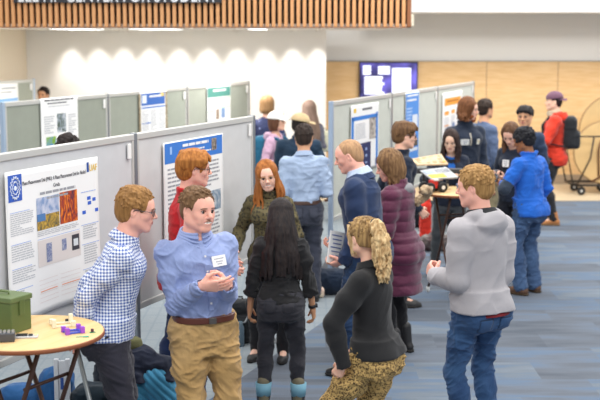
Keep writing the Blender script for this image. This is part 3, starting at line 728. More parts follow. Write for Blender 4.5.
struct(MB().box((-9, YC, -.06), (9, YB + .1, -.004)).build('floor', mat('D6C3A4', .45, 0, .1, 3, name='tan floor')))
struct(MB().box((-9, YC - .03, -.01), (9, YC + .03, .004)).build('trim_1', mat('8A8478', .5)))
WHITE = mat('F7F4F0', .8, name='white paint'); GREYP = mat('E4E2DD', .8, name='grey paint')
struct(MB().box((XL, YW, 0), (XE, YW + .2, 3.6)).build('wall_back', WHITE))
struct(MB().box((XL - .15, 13, 0), (XL, YW + .2, 3.6)).build('wall_left', mat('EBDDC8', .8)))
struct(MB().box((XE, YB, 2.12), (9, YB + .15, 4.2)).build('wall_upper', GREYP))
wood = mat('E6C391', .5, 0, 0, 3, 0, 200, (1.2, 1, 16), 0, 'DAB27C', name='maple')
seams = [spot(x, 57.7, 1.5)[0] for x in (486, 557)]; xs = [XE] + seams + [seams[1] + 1.25, 6, 9]
zc_ = 2.55 - 95 / 57.7
wp = MB()
for i in range(len(xs) - 1):
    for z0, z1 in ((.16, zc_ - .004), (zc_ + .004, 2.12)): wp.box((xs[i] + .006, YB - .02, z0), (xs[i + 1] - .006, YB, z1))
struct(wp.build('wall_panelling', wood)); struct(MB().box((XE, YB - .001, .1), (9, YB + .15, 2.12)).build('trim_2', mat('B9A98F', .6)))
struct(MB().box((XE, YB - .03, 0), (9, YB + .1, .16)).build('baseboard_back', mat('A08E78', .6)))
struct(MB().box((XE, YB - .03, 2.115), (9, YB, 2.13)).build('trim_3', mat('8E8B86', .5)))
# projecting bulkhead on the right and the slatted soffit
zb = H + 23 / (F / (YB - 1.0)); xr = spot(411, F / 15.0, 2.7)[0]
struct(MB().box((xr - .4, YB - 1.2, zb), (9, YB + .1, 4.6)).build('wall_bulkhead', mat('E6E4E0', .8)))
struct(MB().box((spot(503, F / (YB - 1.2), 3)[0] - .004, YB - 1.204, zb), (spot(503, F / (YB - 1.2), 3)[0] + .004, YB - 1.19, 4.6)).build('trim_4', mat('C4C1BC', .6)))
YS = 15.0; zs = H + 8 * YS / F
soff = MB().box((-7, YS + .1, zs), (xr - .02, YW + .6, zs + .05)); 
struct(soff.build('ceiling', mat('E9E2D9', .8)))
struct(MB().box((-7, YS + .10, zs + .05), (xr - .03, YS + .16, 4.4), 0).box((xr - .08, YS + .1, zs + .05), (xr - .03, YB - 1.0, 4.4)).build('wall_soffit', mat('121418', .9)))
struct(MB().box((xr - .02, YS + .9, zs + .03), (xr + .12, YS + 2.6, zs + .19)).build('trim_5', mat('E8DEC8', .7)))
slatm = mat('D89E6A', .55, 0, .18, 4, 0, 200, (6, 6, .6), name='timber slats')
sc_ = empty('slatted_screen', (0, YS, zs)); tag(sc_, 'upright timber slats with dark gaps hanging across the top left of the hall', 'slatted screen')
bt = MB().box((-7, -.03, .0), (xr, .06, .014)); bt.build('bottom_rail', mat('8A5634', .55), sc_)
k = 0; x = -6.6; sm = None
while x < xr - .03:
    if sm is None:
        sm = MB().box((-.021, -.03, .014), (.022, .05, 1.5)).build('slat', slatm, sc_, .004); o = sm
    else: o = sm.copy(); C.objects.link(o)
    o.location = (x, 0, 0); x += .0765; k += 1
MB().box((xr - .05, -.03, .0), (xr, .05, 1.5)).build('end_post', mat('8A5634', .6), sc_)
# sign panel cut off by the top of the picture: only the feet of its letters show
sx0, sx1 = spot(15, F / YS, 2.9)[0], spot(222, F / YS, 2.9)[0]; zt = at_y(100, 2.8, YS - .06)[2]
sg = empty('hall_sign', (sx0, YS - .06, zt)); tag(sg, 'black sign with white lettering on the timber slats, cut off by top edge', 'sign')
MB().box((0, -.02, 0), (sx1 - sx0, .03, .5)).build('sign_panel', mat('23242A', .5), sg)
V, Fc = text_mesh('ELL HI  CENTER FOR STUDENT', .30, 'LEFT'); tx = MB().poly([(v[0] * 0.0 + v[0] * 1.0, -.024 - v[2], v[1]) for v in V], Fc)
wdt = max(v[0] for v in tx.v); tx.v = [(v[0] / wdt * (sx1 - sx0 - .1) + .05, v[1], v[2] + .010) for v in tx.v]; tx.build('sign_lettering', mat('D8DADD', .5), sg)
for px, w in ((78, .5), (157, .58), (258, .26)):
    x = spot(px, F / (YS + 1.0), 2.6)[0]; t = empty('soffit_light', (x, YS + .5, zs - .012)); tag(t, {78: 'white strip light under the slatted soffit, leftmost of the three', 157: 'white strip light under the slatted soffit, middle of the three', 258: 'short white strip light under the soffit, rightmost of the three'}[px], 'ceiling light', 'strip lights under the soffit')
    x0 = w / 2 * 1.0
    MB().box((-x0, -.25, 0), (x0, 1.3, .012)).build('light_frame', mat('EDEBE6', .5), t); MB().box((-x0 + .02, -.2, -.004), (x0 - .02, 1.25, 0)).build('diffuser', mat('FFFFFF', .5, emit=3.0), t)
# wall washers over the white wall
for i, px in enumerate((-2, 22 + 48 - 24, 72, 99, 124, 150, 179, 208, 237, 265, 293, 318)):
    if i in (0, 1): continue
    x = spot(px, 60.6, 2.3)[0]; t = MB().lathe([(.05, 0), (.05, .03), (.03, .03)], n=16).build('downlight', mat('F2EEE8', .4)); t.location = (x, YW - .25, zs - .028)
    side = 'leftmost' if i == 2 else 'rightmost' if i == 11 else None
    tag(t, 'small round downlight in the soffit in front of the white wall', 'downlight', 'downlights washing the white wall')
    l = bpy.data.lights.new('wall_washer', 'SPOT'); l.energy = 52; l.color = (1, .95, .88); l.spot_size = math.radians(62); l.spot_blend = 1.0; l.shadow_soft_size = .10
    lo = bpy.data.objects.new('wall_washer', l); C.objects.link(lo); lo.location = (x, YW - .25, zs - .05); lo.rotation_euler = (math.radians(13), 0, 0)
# ------------------------------------------------------------------ screen on the wall
x0, x1 = spot(359, 57.7, 2)[0], spot(417.5, 57.7, 2)[0]; tv = empty('wall_screen', ((x0 + x1) / 2, YB - .04, 1.80)); tag(tv, 'lit wall screen with pale text blocks on blue, on the wood panelling', 'screen')
hw, hh = (x1 - x0) / 2, .31
MB().box((-hw, -.05, -hh), (hw, .02, hh)).build('bezel', mat('15161A', .3), tv, .004)
scm, nt, b = newmat('screen glow'); tcn = nt.nodes.new('ShaderNodeTexCoord'); n = nt.nodes.new('ShaderNodeTexNoise'); n.inputs['Scale'].default_value = 3.2; nt.links.new(tcn.outputs['Object'], n.inputs['Vector'])
cr = nt.nodes.new('ShaderNodeValToRGB'); cr.color_ramp.elements[0].color = lin('1C1C50'); cr.color_ramp.elements[0].position = .35; cr.color_ramp.elements[1].color = lin('8C80FF'); cr.color_ramp.elements[1].position = .7
nt.links.new(n.outputs[0], cr.inputs[0]); nt.links.new(cr.outputs[0], b.inputs['Emission Color']); b.inputs['Emission Strength'].default_value = .95; b.inputs['Base Color'].default_value = (0, 0, 0, 1)
scr = MB().box((-hw + .02, -.053, -hh + .02), (hw - .02, -.048, hh - .02)).build('display', scm, tv)
gl = MB(); r_ = random.Random(4)
def sq(x0, x1, z0, z1): gl.box((-hw + 2 * hw * x0, -.056, hh - 2 * hh * z1), (-hw + 2 * hw * x1, -.0535, hh - 2 * hh * z0))
for rr in range(3): sq(.06, .20, .10 + rr * .09, .17 + rr * .09); sq(.32, .52, .12 + rr * .08, .18 + rr * .08)
for rr in range(6): sq(.09, .45 + r_.uniform(-.08, .06), .40 + rr * .085, .465 + rr * .085)
sq(.56, .88, .17, .86)
gl.build('text_block', mat('E4E8FF', .5, emit=1.15), scr)
# ------------------------------------------------------------------ display boards
FRM = mat('C6C6C2', .4, .25, name='aluminium'); POST = mat('8C9298', .35, .6); BLUEP = mat('A9BCD2', .4, .3, name='pale blue metal')
def fab(c): return mat(c, .95, 0, .05, 8, .3, 400, name='board fabric')
ZT, ZB = 1.9, .69
def board(A, d, Lb, fcol, label, post=POST, foot=True, zb=ZB, endpost=False, group=None, frm=FRM):
    ang = math.atan2(d[1], d[0]); t = empty('display_board', (A[0], A[1], 0), ang); tag(t, label, 'display board', group)
    MB().box((.03, -.012, zb + .03), (Lb - .03, .012, ZT - .03)).build('panel', fab(fcol), t)
    f = MB(); f.box((0.02, -.022, ZT - .045), (Lb - .02, .022, ZT)).box((.02, -.022, zb), (Lb - .02, .022, zb + .045)).box((.02, -.02, zb), (.05, .02, ZT)).box((Lb - .05, -.02, zb), (Lb - .02, .02, ZT))
    f.build('frame', frm, t, .006)
    MB().box((Lb - .12, -.03, ZT - .16), (Lb - .075, -.02, ZT - .06)).build('latch', mat('ECECEA', .4), t, .003)
    for xx in ((0, Lb) if endpost else (0,)):
        p = MB().box((xx - .022, -.022, 0.02), (xx + .022, .022, ZT + .005)); po = p.build('post', post, t, .006)
        if foot:
            q = MB().poly([(xx - .004, -.22, 0.012), (xx + .004, -.22, 0.012), (xx + .004, .22, 0.012), (xx - .004, .22, 0.012), (xx - .004, .01, .36), (xx + .004, .01, .36), (xx - .004, -.01, .36), (xx + .004, -.01, .36)], [(0, 6, 4, 3), (1, 2, 5, 7), (0, 1, 7, 6), (6, 7, 5, 4), (4, 5, 2, 3), (0, 3, 2, 1)])
            q.box((xx - .02, -.23, 0), (xx + .02, .23, .014)); q.build('foot', mat('9A9C9E', .5, .4), t)
    return t
def P2(px, s, z=1.9): x, y = spot(px, s, z); return np.array([x, y])
a1, b1 = P2(133, 149), P2(252, 121.5); d1 = nrm(b1 - a1); L1 = np.linalg.norm(b1 - a1)
a0 = a1 - d1 * L1
board(a0, d1, L1, 'C8C9CB', 'grey display board holding the large white poster, nearest on the left', foot=False)
board(a1, d1, L1, 'CACBCB', 'grey display board with the blue-headed poster behind the man in red', endpost=True)
a2, b2 = P2(2, 101.5), P2(248, 68.5); d2 = nrm(b2 - a2); L2 = np.linalg.norm(b2 - a2) / 3
board(a2, d2, L2, '969B8F', 'grey-green display board in the second row, left, with plain white poster', BLUEP)
board(a2 + d2 * L2, d2, L2, '9A9F93', 'grey-green display board in the second row, middle, with blue-topped poster')
board(a2 + d2 * L2 * 2, d2, L2, '9EA296', 'grey-green display board in the second row, far end, with green-topped poster', endpost=True)
b3 = P2(33, 65.5); a3 = b3 - d2 * 2.0
board(a3, d2, 2.0, '9EA296', 'farthest display board on the left edge in front of the cream wall', endpost=True, post=BLUEP)
a4, b4 = P2(331, 100), P2(473, 69); d4 = nrm(b4 - a4); L4 = np.linalg.norm(b4 - a4) / 3
board(a4, d4, L4, 'C6C9BF', 'pale display board nearest in the right row, behind the balding man', BLUEP)
board(a4 + d4 * L4, d4, L4, 'C6C9BF', 'pale display board in the middle of the right row with narrow blue poster')
board(a4 + d4 * L4 * 2, d4, L4, 'C6C9BF', 'pale display board at the far end of the right row with orange-marked poster', endpost=True)
# ------------------------------------------------------------------ posters
PAPER = mat('EFEFEE', .6, name='paper')
class Poster:
    """corners given in the plane of a board; u runs along the board, v is the height"""
    def __init__(s, A, d, pts, label, paper=None, curl=.0, name='poster', group=None, off=.03, cat='poster'):
        s.A, s.d = A, d; nn = A3(d[1], -d[0], 0); uv = []
        for px, py in pts:
            w = at_plane(px, py, A3(A[0], A[1], 0) + nn * off, nn); uv.append((float(np.dot(w[:2] - A, d)), float(w[2])))
        s.u0 = min(uv[0][0], uv[3][0]); s.u1 = (uv[1][0] + uv[2][0]) / 2; s.v1 = (uv[0][1] + uv[1][1]) / 2; s.v0 = (uv[2][1] + uv[3][1]) / 2
        s.u0 = (uv[0][0] + uv[3][0]) / 2; s.W, s.Hh = s.u1 - s.u0, s.v1 - s.v0
        o = A3(A[0], A[1], 0) + A3(d[0], d[1], 0) * s.u0 + nn * off; s.root = tag(empty(name, (o[0], o[1], s.v0), math.atan2(d[1], d[0])), label, cat, group)
        n = 24; P = []; Fc = []; g = MB()
        s.bend = lambda x, z: -.008 * curl * ((1 - z / s.Hh) ** 2) * (1 + math.sin(x / s.W * 9)) - .012 * curl * max(0, abs(x / s.W - .5) * 2 - .7) ** 2 * 6
        for j in range(n + 1):
            for i in range(n + 1): x, z = s.W * i / n, s.Hh * j / n; P += [(x, s.bend(x, z), z)]
        m = (n + 1) ** 2; P += [(x, y + .0012, z) for x, y, z in P]
        for j in range(n):
            for i in range(n): a = j * (n + 1) + i; Fc += [(a, a + 1, a + n + 2, a + n + 1), (m + a + n + 1, m + a + n + 2, m + a + 1, m + a)]
        for i in range(n): 
            Fc += [(i + 1, i, m + i, m + i + 1), (n * (n + 1) + i, n * (n + 1) + i + 1, m + n * (n + 1) + i + 1, m + n * (n + 1) + i), (i * (n + 1), (i + 1) * (n + 1), m + (i + 1) * (n + 1), m + i * (n + 1)), ((i + 1) * (n + 1) + n, i * (n + 1) + n, m + i * (n + 1) + n, m + (i + 1) * (n + 1) + n)]
        g.poly(P, Fc, 0, True).build('sheet', paper or PAPER, s.root)
    def rects(s, rs, name, m, lay=1, parent=None):
        """each rect: x0, x1, y0, y1 as fractions, y from the top"""
        g = MB(); e = .0012 * lay
        for x0, x1, y0, y1 in rs:
            nx = max(1, int((x1 - x0) * 14)); nz = max(1, int((y1 - y0) * 14)); P = []; Fc = []
            for j in range(nz + 1):
                for i in range(nx + 1): x, z = s.W * (x0 + (x1 - x0) * i / nx), s.Hh * (1 - y1 + (y1 - y0) * j / nz); P.append((x, s.bend(x, z) - e, z))
            for j in range(nz):
                for i in range(nx): a = j * (nx + 1) + i; Fc.append((a, a + 1, a + nx + 2, a + nx + 1))
            g.poly(P, Fc)
        return g.build(name, m, parent or s.root)
    def each(s, rs, name, m, lay=1, parent=None):
        for q in rs: s.rects([q], name, m, lay, parent)
    def text(s, t, x, y, size, m, name='title_text', align='CENTER', lay=2, sx=1.0, parent=None):
        V, Fc = text_mesh(t, size, align); P = []
        for v in V: X, Z = s.W * x + v[0] * sx, s.Hh * (1 - y) + v[1]; P.append((X, s.bend(min(max(X, 0), s.W), min(max(Z, 0), s.Hh)) - .0012 * lay - v[2], Z))
        g = MB(); g.poly(P, Fc); return g.build(name, m, parent or s.root)
    def lines(s, x0, x1, y0, y1, n, m, name='body_text', seed=0, fill=.55, lay=1.5, ragged=.15):
        r = random.Random(seed); rs = []; st = (y1 - y0) / n
        for i in range(n):
            x = x0; end = x1 - (x1 - x0) * ragged * r.random()
            if r.random() < .1: end = x0 + (x1 - x0) * r.uniform(.3, .7)
            while x < end:
                w = r.uniform(.08, .22) * (x1 - x0); rs.append((x, min(x + w, end), y0 + st * i, y0 + st * (i + fill))); x += w + .02 * (x1 - x0)
        return s.rects(rs, name, m, lay)
TXT = mat('9A9CA2', .7); TXL = mat('C0C2C6', .7); DK = mat('5A5A60', .7); BLU = mat('2C63C0', .6); LBL = mat('8FA8E0', .6); YEL = mat('E8C030', .6); ORG = mat('F0A040', .6)
def picmat(c1, c2, c3=None, sc=8, dist=1.5, stretch=(1, 1, 1)):
    m, nt, b = newmat('printed picture'); tc = nt.nodes.new('ShaderNodeTexCoord'); mp = nt.nodes.new('ShaderNodeMapping'); mp.inputs['Scale'].default_value = stretch
    n = nt.nodes.new('ShaderNodeTexNoise'); n.inputs['Scale'].default_value = sc; n.inputs['Detail'].default_value = 4; n.inputs['Distortion'].default_value = dist
    nt.links.new(tc.outputs['Object'], mp.inputs[0]); nt.links.new(mp.outputs[0], n.inputs['Vector']); cr = nt.nodes.new('ShaderNodeValToRGB'); nt.links.new(n.outputs[0], cr.inputs[0])
    e = cr.color_ramp.elements; e[0].position = .35; e[0].color = lin(c1); e[1].position = .68; e[1].color = lin(c3 or c2)
    if c3: q = e.new(.5); q.color = lin(c2)
    nt.links.new(cr.outputs[0], b.inputs['Base Color']); b.inputs['Roughness'].default_value = .5; return m
# the large poster
p = Poster(a0, d1, [(4, 172), (97, 157), (99.5, 296), (8, 322)], 'large white research poster with glacier and lava photos, on nearest left board', curl=1.0)
lg = p.rects([(.03, .17, .025, .20)], 'emblem', mat('2F5BB8', .6)); 
g = MB(); cx, cz = p.W * .10, p.Hh * (1 - .1125)
for rr, n_, tt in ((.050, 16, .0035), (.030, 12, .003)):
    pts = []
    for i in range(n_ * 2): a = PI * i / n_; r0 = rr * (1 if i % 2 else .78); pts.append((cx + r0 * math.sin(a), p.bend(cx, cz) - .004, cz + r0 * 1.35 * math.cos(a)))
    g.tube(pts, tt, 4, closed=True)
g.lathe([(.013, -.002), (.013, .002)], (cx, p.bend(cx, cz) - .004, cz), 14, M=Matrix.Rotation(PI / 2, 4, 'X')); g.build('emblem_star', mat('E8EEF8', .6), lg)
p.text('Phase Measurement Unit (PMU): A Phase Measurement Unit for Alaska\'s', .52, .105, .032, DK, sx=.72); p.text('Grids', .53, .155, .032, DK)
p.lines(.35, .75, .175, .20, 1, TXT, 'author_text', 3, .7); p.lines(.42, .66, .215, .235, 1, TXT, 'author_text', 4, .7)
p.rects([(.875, .90, .03, .10)], 'bear_logo', mat('244E9A', .6)); p.text('UAF', .945, .095, .058, YEL, 'logo_text', sx=.8)
sky = p.rects([(.31, .55, .21, .43)], 'glacier_photo', picmat('7F98C0', 'B9C2D8', 'DDDDE8', 7)); p.rects([(.31, .55, .33, .43)], 'photo_shore', picmat('5C5A44', 'A98A3C', 'D0A848', 22, 2), 2, sky); p.rects([(.31, .40, .32, .37)], 'photo_water', mat('4E7CB0', .5), 2.6, sky)
p.rects([(.56, .755, .205, .425)], 'lava_photo', picmat('3A2440', 'B0401C', 'FF9A28', 9, 3, (2.4, 1, .9)), 1)
p.rects([(.31, .775, .50, .68)], 'device_photo', mat('DCD4D0', .6)); dp = p.rects([(.40, .46, .53, .66)], 'circuit_board', picmat('5B6A9C', 'B8BCC8', None, 60), 2); p.rects([(.57, .62, .53, .61)], 'circuit_board', picmat('5B6A9C', 'B8BCC8', None, 60), 2); p.rects([(.68, .76, .52, .63)], 'relay_box', mat('3A3C44', .5), 2, dp); p.rects([(.695, .745, .55, .60)], 'relay_screen', mat('DADFE2', .5), 3, dp)
p.each([(.87, .91, .275, .30), (.93, .965, .29, .315), (.875, .915, .31, .335), (.81, .85, .37, .395), (.955, .99, .37, .395)], 'diagram_block', mat('2F62C8', .6))
p.lines(.80, .97, .235, .245, 1, LBL, 'heading_rule', 1, .5)
for x0, x1, y0, y1, n_ in ((.04, .28, .28, .43, 11), (.04, .28, .49, .60, 7), (.04, .28, .65, .74, 6), (.04, .16, .79, .93, 8), (.31, .77, .44, .475, 3), (.81, .97, .48, .58, 6), (.81, .97, .62, .76, 8), (.81, .97, .80, .93, 7)): p.lines(x0, x1, y0, y1, n_, TXL, 'body_text', int(x0 * 100 + y0 * 37), .5)
p.each([(x, x + .2, y, y + .004) for x, y in ((.04, .27), (.04, .48), (.04, .64), (.04, .78), (.79, .47), (.79, .61), (.79, .79))] + [(.31, .77, .49, .493)], 'section_rule', LBL)
for x0 in (.31, .55): p.rects([(x0, x0 + .21, y, y + .002) for y in (.77, .80, .83, .86, .89, .92)] , 'chart_grid', mat('D8C4C0', .7)); p.each([(x0 + .01, x0 + .2, .845, .85)], 'chart_line', mat('E88A50', .6), 2)
# blue-headed poster behind the man in red
p = Poster(a1, d1, [(163, 142), (222.5, 134), (224, 250), (165, 268)], 'white poster with blue header band behind the man in the red sweater')
hb = p.rects([(.02, .985, .01, .17)], 'header_band', mat('3377CC', .6)); p.lines(.30, .78, .035, .06, 1, PAPER, 'title_text', 5, .9, 2.5); p.lines(.40, .70, .085, .10, 1, PAPER, 'title_text', 6, .8, 2.5); p.lines(.30, .80, .115, .13, 1, PAPER, 'title_text', 7, .8, 2.5)
p.rects([(.79, .88, .03, .13)], 'portrait_photo', picmat('202028', 'B8A898', None, 30), 2); p.rects([(.10, .13, .04, .10)], 'university_logo', mat('9CC0F0', .6), 2)
p.lines(.06, .47, .21, .95, 22, TXT, 'body_text', 8, .42); p.lines(.60, .94, .21, .44, 7, TXT, 'body_text', 9, .42); p.lines(.60, .94, .66, .95, 9, TXT, 'body_text', 10, .42)
p.rects([(.62, .95, .47, .64)], 'lab_photo', picmat('384858', '7C93A8', 'C4C8CC', 9)); p.rects([(.49, .58, .30, .60)], 'side_graphic', mat('D8E4F0', .6))
# second row
p = Poster(a2, d2, [(41, 98), (78, 96), (79, 175), (42, 182)], 'plain white poster with small photos on left board of second row')
p.lines(.10, .90, .02, .045, 1, DK, 'title_text', 1, .8); p.lines(.18, .78, .06, .08, 1, DK, 'title_text', 2, .8); p.lines(.2, .8, .10, .115, 1, TXL, 'author_text', 3, .8)
p.rects([(.42, .66, .20, .43)], 'walkway_photo', picmat('3C5040', '8C98A0', 'D0D4DC', 12)); p.rects([(.12, .38, .47, .68)], 'meadow_photo', picmat('3C7A28', '88B030', '4E86C8', 7)); p.rects([(.42, .66, .50, .68)], 'lab_photo', picmat('2C4440', '9CA8A0', 'E8E8E0', 20)); p.lines(.08, .36, .22, .44, 8, TXL, 'body_text', 4); p.lines(.72, .95, .22, .6, 14, TXL, 'body_text', 5)
p = Poster(a2 + d2 * L2, d2, [(140, 93), (166.5, 90), (167, 148), (140.5, 155)], 'blue-topped poster on middle board of second row')
p.rects([(.05, .93, .02, .22)], 'header_band', mat('2E64B4', .6)); p.lines(.35, .8, .06, .10, 1, PAPER, 'title_text', 1, .8, 2.5); p.rects([(.08, .24, .05, .18)], 'university_logo', mat('DCE6F4', .6), 2); p.rects([(.76, .9, .03, .09)], 'yellow_patch', mat('D8C070', .6), 2)
p.each([(.06, .93, .245, .27), (.06, .38, .50, .52)], 'section_bar', mat('3A70C0', .6)); p.each([(-.04, .03, .02, .95), (.95, 1.03, .02, .95)], 'side_photo_strip', picmat('5C4A38', '9C8C6C', 'C8C0B0', 22)); p.each([(.06, .93, .66, .70)], 'section_bar', mat('3A70C0', .6))
for x in (.07, .38, .68): p.lines(x, x + .25, .30, .64, 12, TXL, 'body_text', int(x * 100))
p = Poster(a2 + d2 * L2 * 2, d2, [(207, 88), (230.5, 85), (231, 130), (207.5, 136)], 'green-topped poster on far board of second row')
p.rects([(.02, .98, .01, .22)], 'header_band', mat('4C8A80', .6)); p.lines(.25, .8, .06, .11, 1, PAPER, 'title_text', 1, .8, 2.5); p.each([(.04, .96, .24, .27), (.04, .3, .50, .53), (.55, .96, .44, .46)], 'section_bar', mat('A8D8A0', .6)); p.rects([(.58, .75, .47, .68)], 'blue_chart', mat('7C98C0', .6)); p.rects([(.36, .5, .48, .70)], 'brown_photo', picmat('6C5848', 'C0B0A0', None, 20), 1)
p = Poster(a3, d2, [(-12, 84.5), (18.5, 83), (19, 130), (-12, 138)], 'white poster with pale blue band on farthest left board', PAPER)
p.lines(.45, .92, .08, .12, 1, TXT, 'title_text', 1, .8); p.lines(.4, .85, .16, .19, 1, TXT, 'title_text', 2, .8); p.rects([(.02, .98, .30, .36)], 'blue_band', mat('7FB0E0', .6)); p.lines(.05, .95, .4, .9, 14, TXL, 'body_text', 3)
# right row
p = Poster(a4, d4, [(350.5, 106), (378, 102), (379, 166), (351, 174)], 'blue and white poster with dark navy folder pinned low, right row nearest board')
p.each([(.02, .97, .17, .23), (.02, .10, .17, .98), (.90, .97, .15, .98)], 'blue_border', mat('2E7CD0', .6)); p.lines(.4, .75, .06, .10, 1, DK, 'title_text', 1, .8); p.rects([(.10, .18, .05, .11)], 'yellow_logo', YEL); p.rects([(.12, .62, .24, .56)], 'text_panel', mat('F4F2F0', .6)); p.lines(.15, .55, .28, .52, 9, TXL, 'body_text', 2, lay=2); p.rects([(.65, .90, .22, .55)], 'trail_photo', picmat('4C4A48', 'A8A098', 'D8D0C8', 9, 3)); p.rects([(.04, .70, .58, .98)], 'navy_leaflet', mat('1C2A5C', .5), 3); p.each([(.34, .37, .60, .72), (.5, .56, .66, .70), (.5, .56, .76, .8), (.5, .56, .87, .9)], 'leaflet_print', mat('9CB0D8', .6), 4); p.rects([(.88, .97, .86, .95)], 'seal', mat('3A4C90', .6), 4)
p = Poster(a4 + d4 * L4, d4, [(405, 93), (418.5, 91.5), (419, 165), (405.5, 170)], 'narrow blue poster behind the young man with glasses')
p.rects([(.02, .98, .01, .98)], 'blue_field', mat('4C8CD8', .6)); p.lines(.12, .9, .03, .06, 1, PAPER, 'title_text', 1, .8, 2.5); p.lines(.1, .9, .09, .12, 1, PAPER, 'title_text', 2, .8, 2.5); p.lines(.08, .5, .2, .7, 12, mat('A8C8F0', .6), 'body_text', 3, .5, 2.5); p.each([(.50, .88, .30, .50), (.1, .9, .74, .78)], 'white_figure', mat('D8DEE6', .6), 2); p.rects([(.5, .9, .62, .72)], 'dark_figure', mat('50483C', .6), 2)
p = Poster(a4 + d4 * L4 * 2, d4, [(442, 93), (461.5, 91), (462, 150), (442.5, 155)], 'white poster with orange title and orange labels, far right board')
p.each([(.10, .92, .09, .21), (.10, .32, .30, .36), (.44, .62, .29, .35), (.76, .94, .28, .34), (.10, .30, .66, .70), (.10, .32, .52, .555)], 'orange_label', ORG); p.lines(.2, .8, .13, .16, 1, mat('A86820', .6), 'title_text', 1, .8, 2.5); p.lines(.08, .36, .40, .64, 7, TXL, 'body_text', 2); p.lines(.42, .66, .38, .6, 7, TXL, 'body_text', 3); p.lines(.74, .95, .38, .6, 7, TXL, 'body_text', 4); p.rects([(.48, .62, .50, .62)], 'blue_figure', mat('7088B0', .6), 2)
# ================================================================== tables and what stands on them
TOP = mat('E6C48E', .45, 0, 0, 2.5, 0, 200, (1, 9, 1), 0, 'DDB678', name='beech laminate'); EDGE = mat('8A4E2C', .5); BRN = mat('4A3026', .4, .3, name='brown enamel')
def cocktail(x, y, R, rz, label):
    t = tag(empty('folding_table', (x, y, 0), rz), label, 'table', None)
    MB().lathe([(R - .004, 1.022), (R, 1.026), (R, 1.044), (R - .004, 1.05)], n=64).build('tabletop', TOP, t)
    MB().lathe([(R + .001, 1.024), (R + .004, 1.028), (R + .004, 1.042), (R + .001, 1.046)], n=64).build('edge_band', EDGE, t)
    for sd in (-1, 1):                       # two hinged frames that cross
        s = sd
        f = MB(); w = .17 if sd < 0 else .14
        f.tube([(-w, s * .20, 1.015), (-w, s * .02, .56), (-w, -s * .04, .42), (-w * 1.0, -s * .26, .05)], .0125, 8).tube([(w, s * .20, 1.015), (w, s * .02, .56), (w, -s * .04, .42), (w, -s * .26, .05)], .0125, 8)
        f.tube([(-w, s * .10, .80), (w, s * .10, .80)], .010, 8).tube([(-w, -s * .13, .30), (-w * .7, -s * .14, .26), (w * .7, -s * .14, .26), (w, -s * .13, .30)], .010, 8)
        f.tube([(-w - .05, s * .20, 1.015), (w + .05, s * .20, 1.015)], .012, 8)
        o = f.build('leg_frame', BRN, t)
        for q in (-w, w): MB().lathe([(.010, 0), (.017, .004), (.017, .05), (.012, .058)], (q, -s * .262, 0), 12).build('foot_cap', mat('D8D8D4', .6), o)
        MB().tube([(w + .012, s * .02 * 0 - .0, .515), (w + .02, 0, .515)], .008, 8).build('pivot_bolt', mat('B8B8B8', .3, .8), o)
    return t
tx, ty = spot(30, 200, 1.05); cocktail(tx, ty, .375, math.radians(62), 'round beech-topped folding cocktail table with green box, bottom left corner')
ux, uy = spot(457, 103, 1.05); cocktail(ux, uy, .37, math.radians(20), 'round beech-topped folding cocktail table holding a toy car, among the far group')
TZ = 1.0505
def on(px, py): return at_z(px, py, TZ)
# ammunition box
c = on(-6, 333); b_ = tag(empty('metal_box', (-1.48, ty + .09, TZ), math.radians(-27)), 'olive green metal box with lidded top on the near round table', 'box')
q = on(28.5, 331); b_.location = (q[0] - .155, q[1] + .05, TZ)
OLV = mat('5C6E3C', .4, .1, .12, 8, name='olive paint'); hx, hy, hz = .14, .078, .16
MB().box((-hx, -hy, 0), (hx, hy, hz)).build('body', OLV, b_, .006)
lid = MB().box((-hx - .006, -hy - .006, hz), (hx + .006, hy + .006, hz + .028)).build('lid', mat('66784A', .4, .1, .1, 8), b_, .005)
MB().tube([(-.06, 0, hz + .026), (-.06, 0, hz + .04), (.06, 0, hz + .04), (.06, 0, hz + .026)], .005, 6).build('handle', OLV, lid)
MB().box((hx, -.02, hz - .07), (hx + .007, .02, hz + .01)).build('latch', OLV, b_, .002)
q = on(5, 341); t = tag(empty('circuit_module', (q[0], q[1], TZ), .15), 'dark grey metal electronics module with silver terminals on near table', 'electronics')
MB().box((-.05, -.03, 0), (.05, .03, .045)).build('housing', mat('55585E', .4, .5), t, .004); g = MB()
for i in range(5): g.box((-.045 + i * .02, -.02, .045), (-.033 + i * .02, .0, .058))
g.build('terminal', mat('C8CACC', .3, .8), t)
q = on(25.5, 337.5); t = tag(empty('circuit_board', (q[0], q[1], TZ), .1), 'pale grey circuit board with black chips beside the green box', 'circuit board')
MB().box((-.062, -.022, 0), (.062, .022, .010)).build('board', mat('C9CCD2', .5), t, .002); g = MB(); g.box((-.045, -.012, .010), (.01, .012, .019)).box((.016, -.012, .01), (.036, .012, .017)); g.build('chip', mat('23252A', .4), t); MB().box((.044, -.01, .01), (.058, .01, .016)).build('connector', mat('E4D9A8', .5), t)
def bracket(px, py, col, label, w, rz, posts, base):
    q = on(px, py); t = tag(empty('printed_bracket', (q[0], q[1], TZ), rz), label, 'printed part', '3D printed parts on the near table'); g = MB()
    g.box((-w, -w * .8, 0), (w, -w * .8 + .014, .010)).box((-w, w * .8 - .014, 0), (w, w * .8, .010)).box((-w, -w * .8, 0), (-w + .014, w * .8, .010)).box((w - .014, -w * .8, 0), (w, w * .8, .010)); g.build('base_frame', mat(base, .5), t, .002)
    for sx, sy, hh in posts: MB().box((sx * w - .011, sy * w * .8 - .011, .0), (sx * w + .011, sy * w * .8 + .011, hh)).build('upright', mat(col, .45), t, .002)
bracket(62.5, 325.5, 'ECE6CC', 'cream printed bracket with tall corner uprights on near table', .056, .35, ((-.9, .9, .030), (-.9, -.9, .045), (.9, .9, .05), (.9, -.9, .030)), 'E6E0C8')
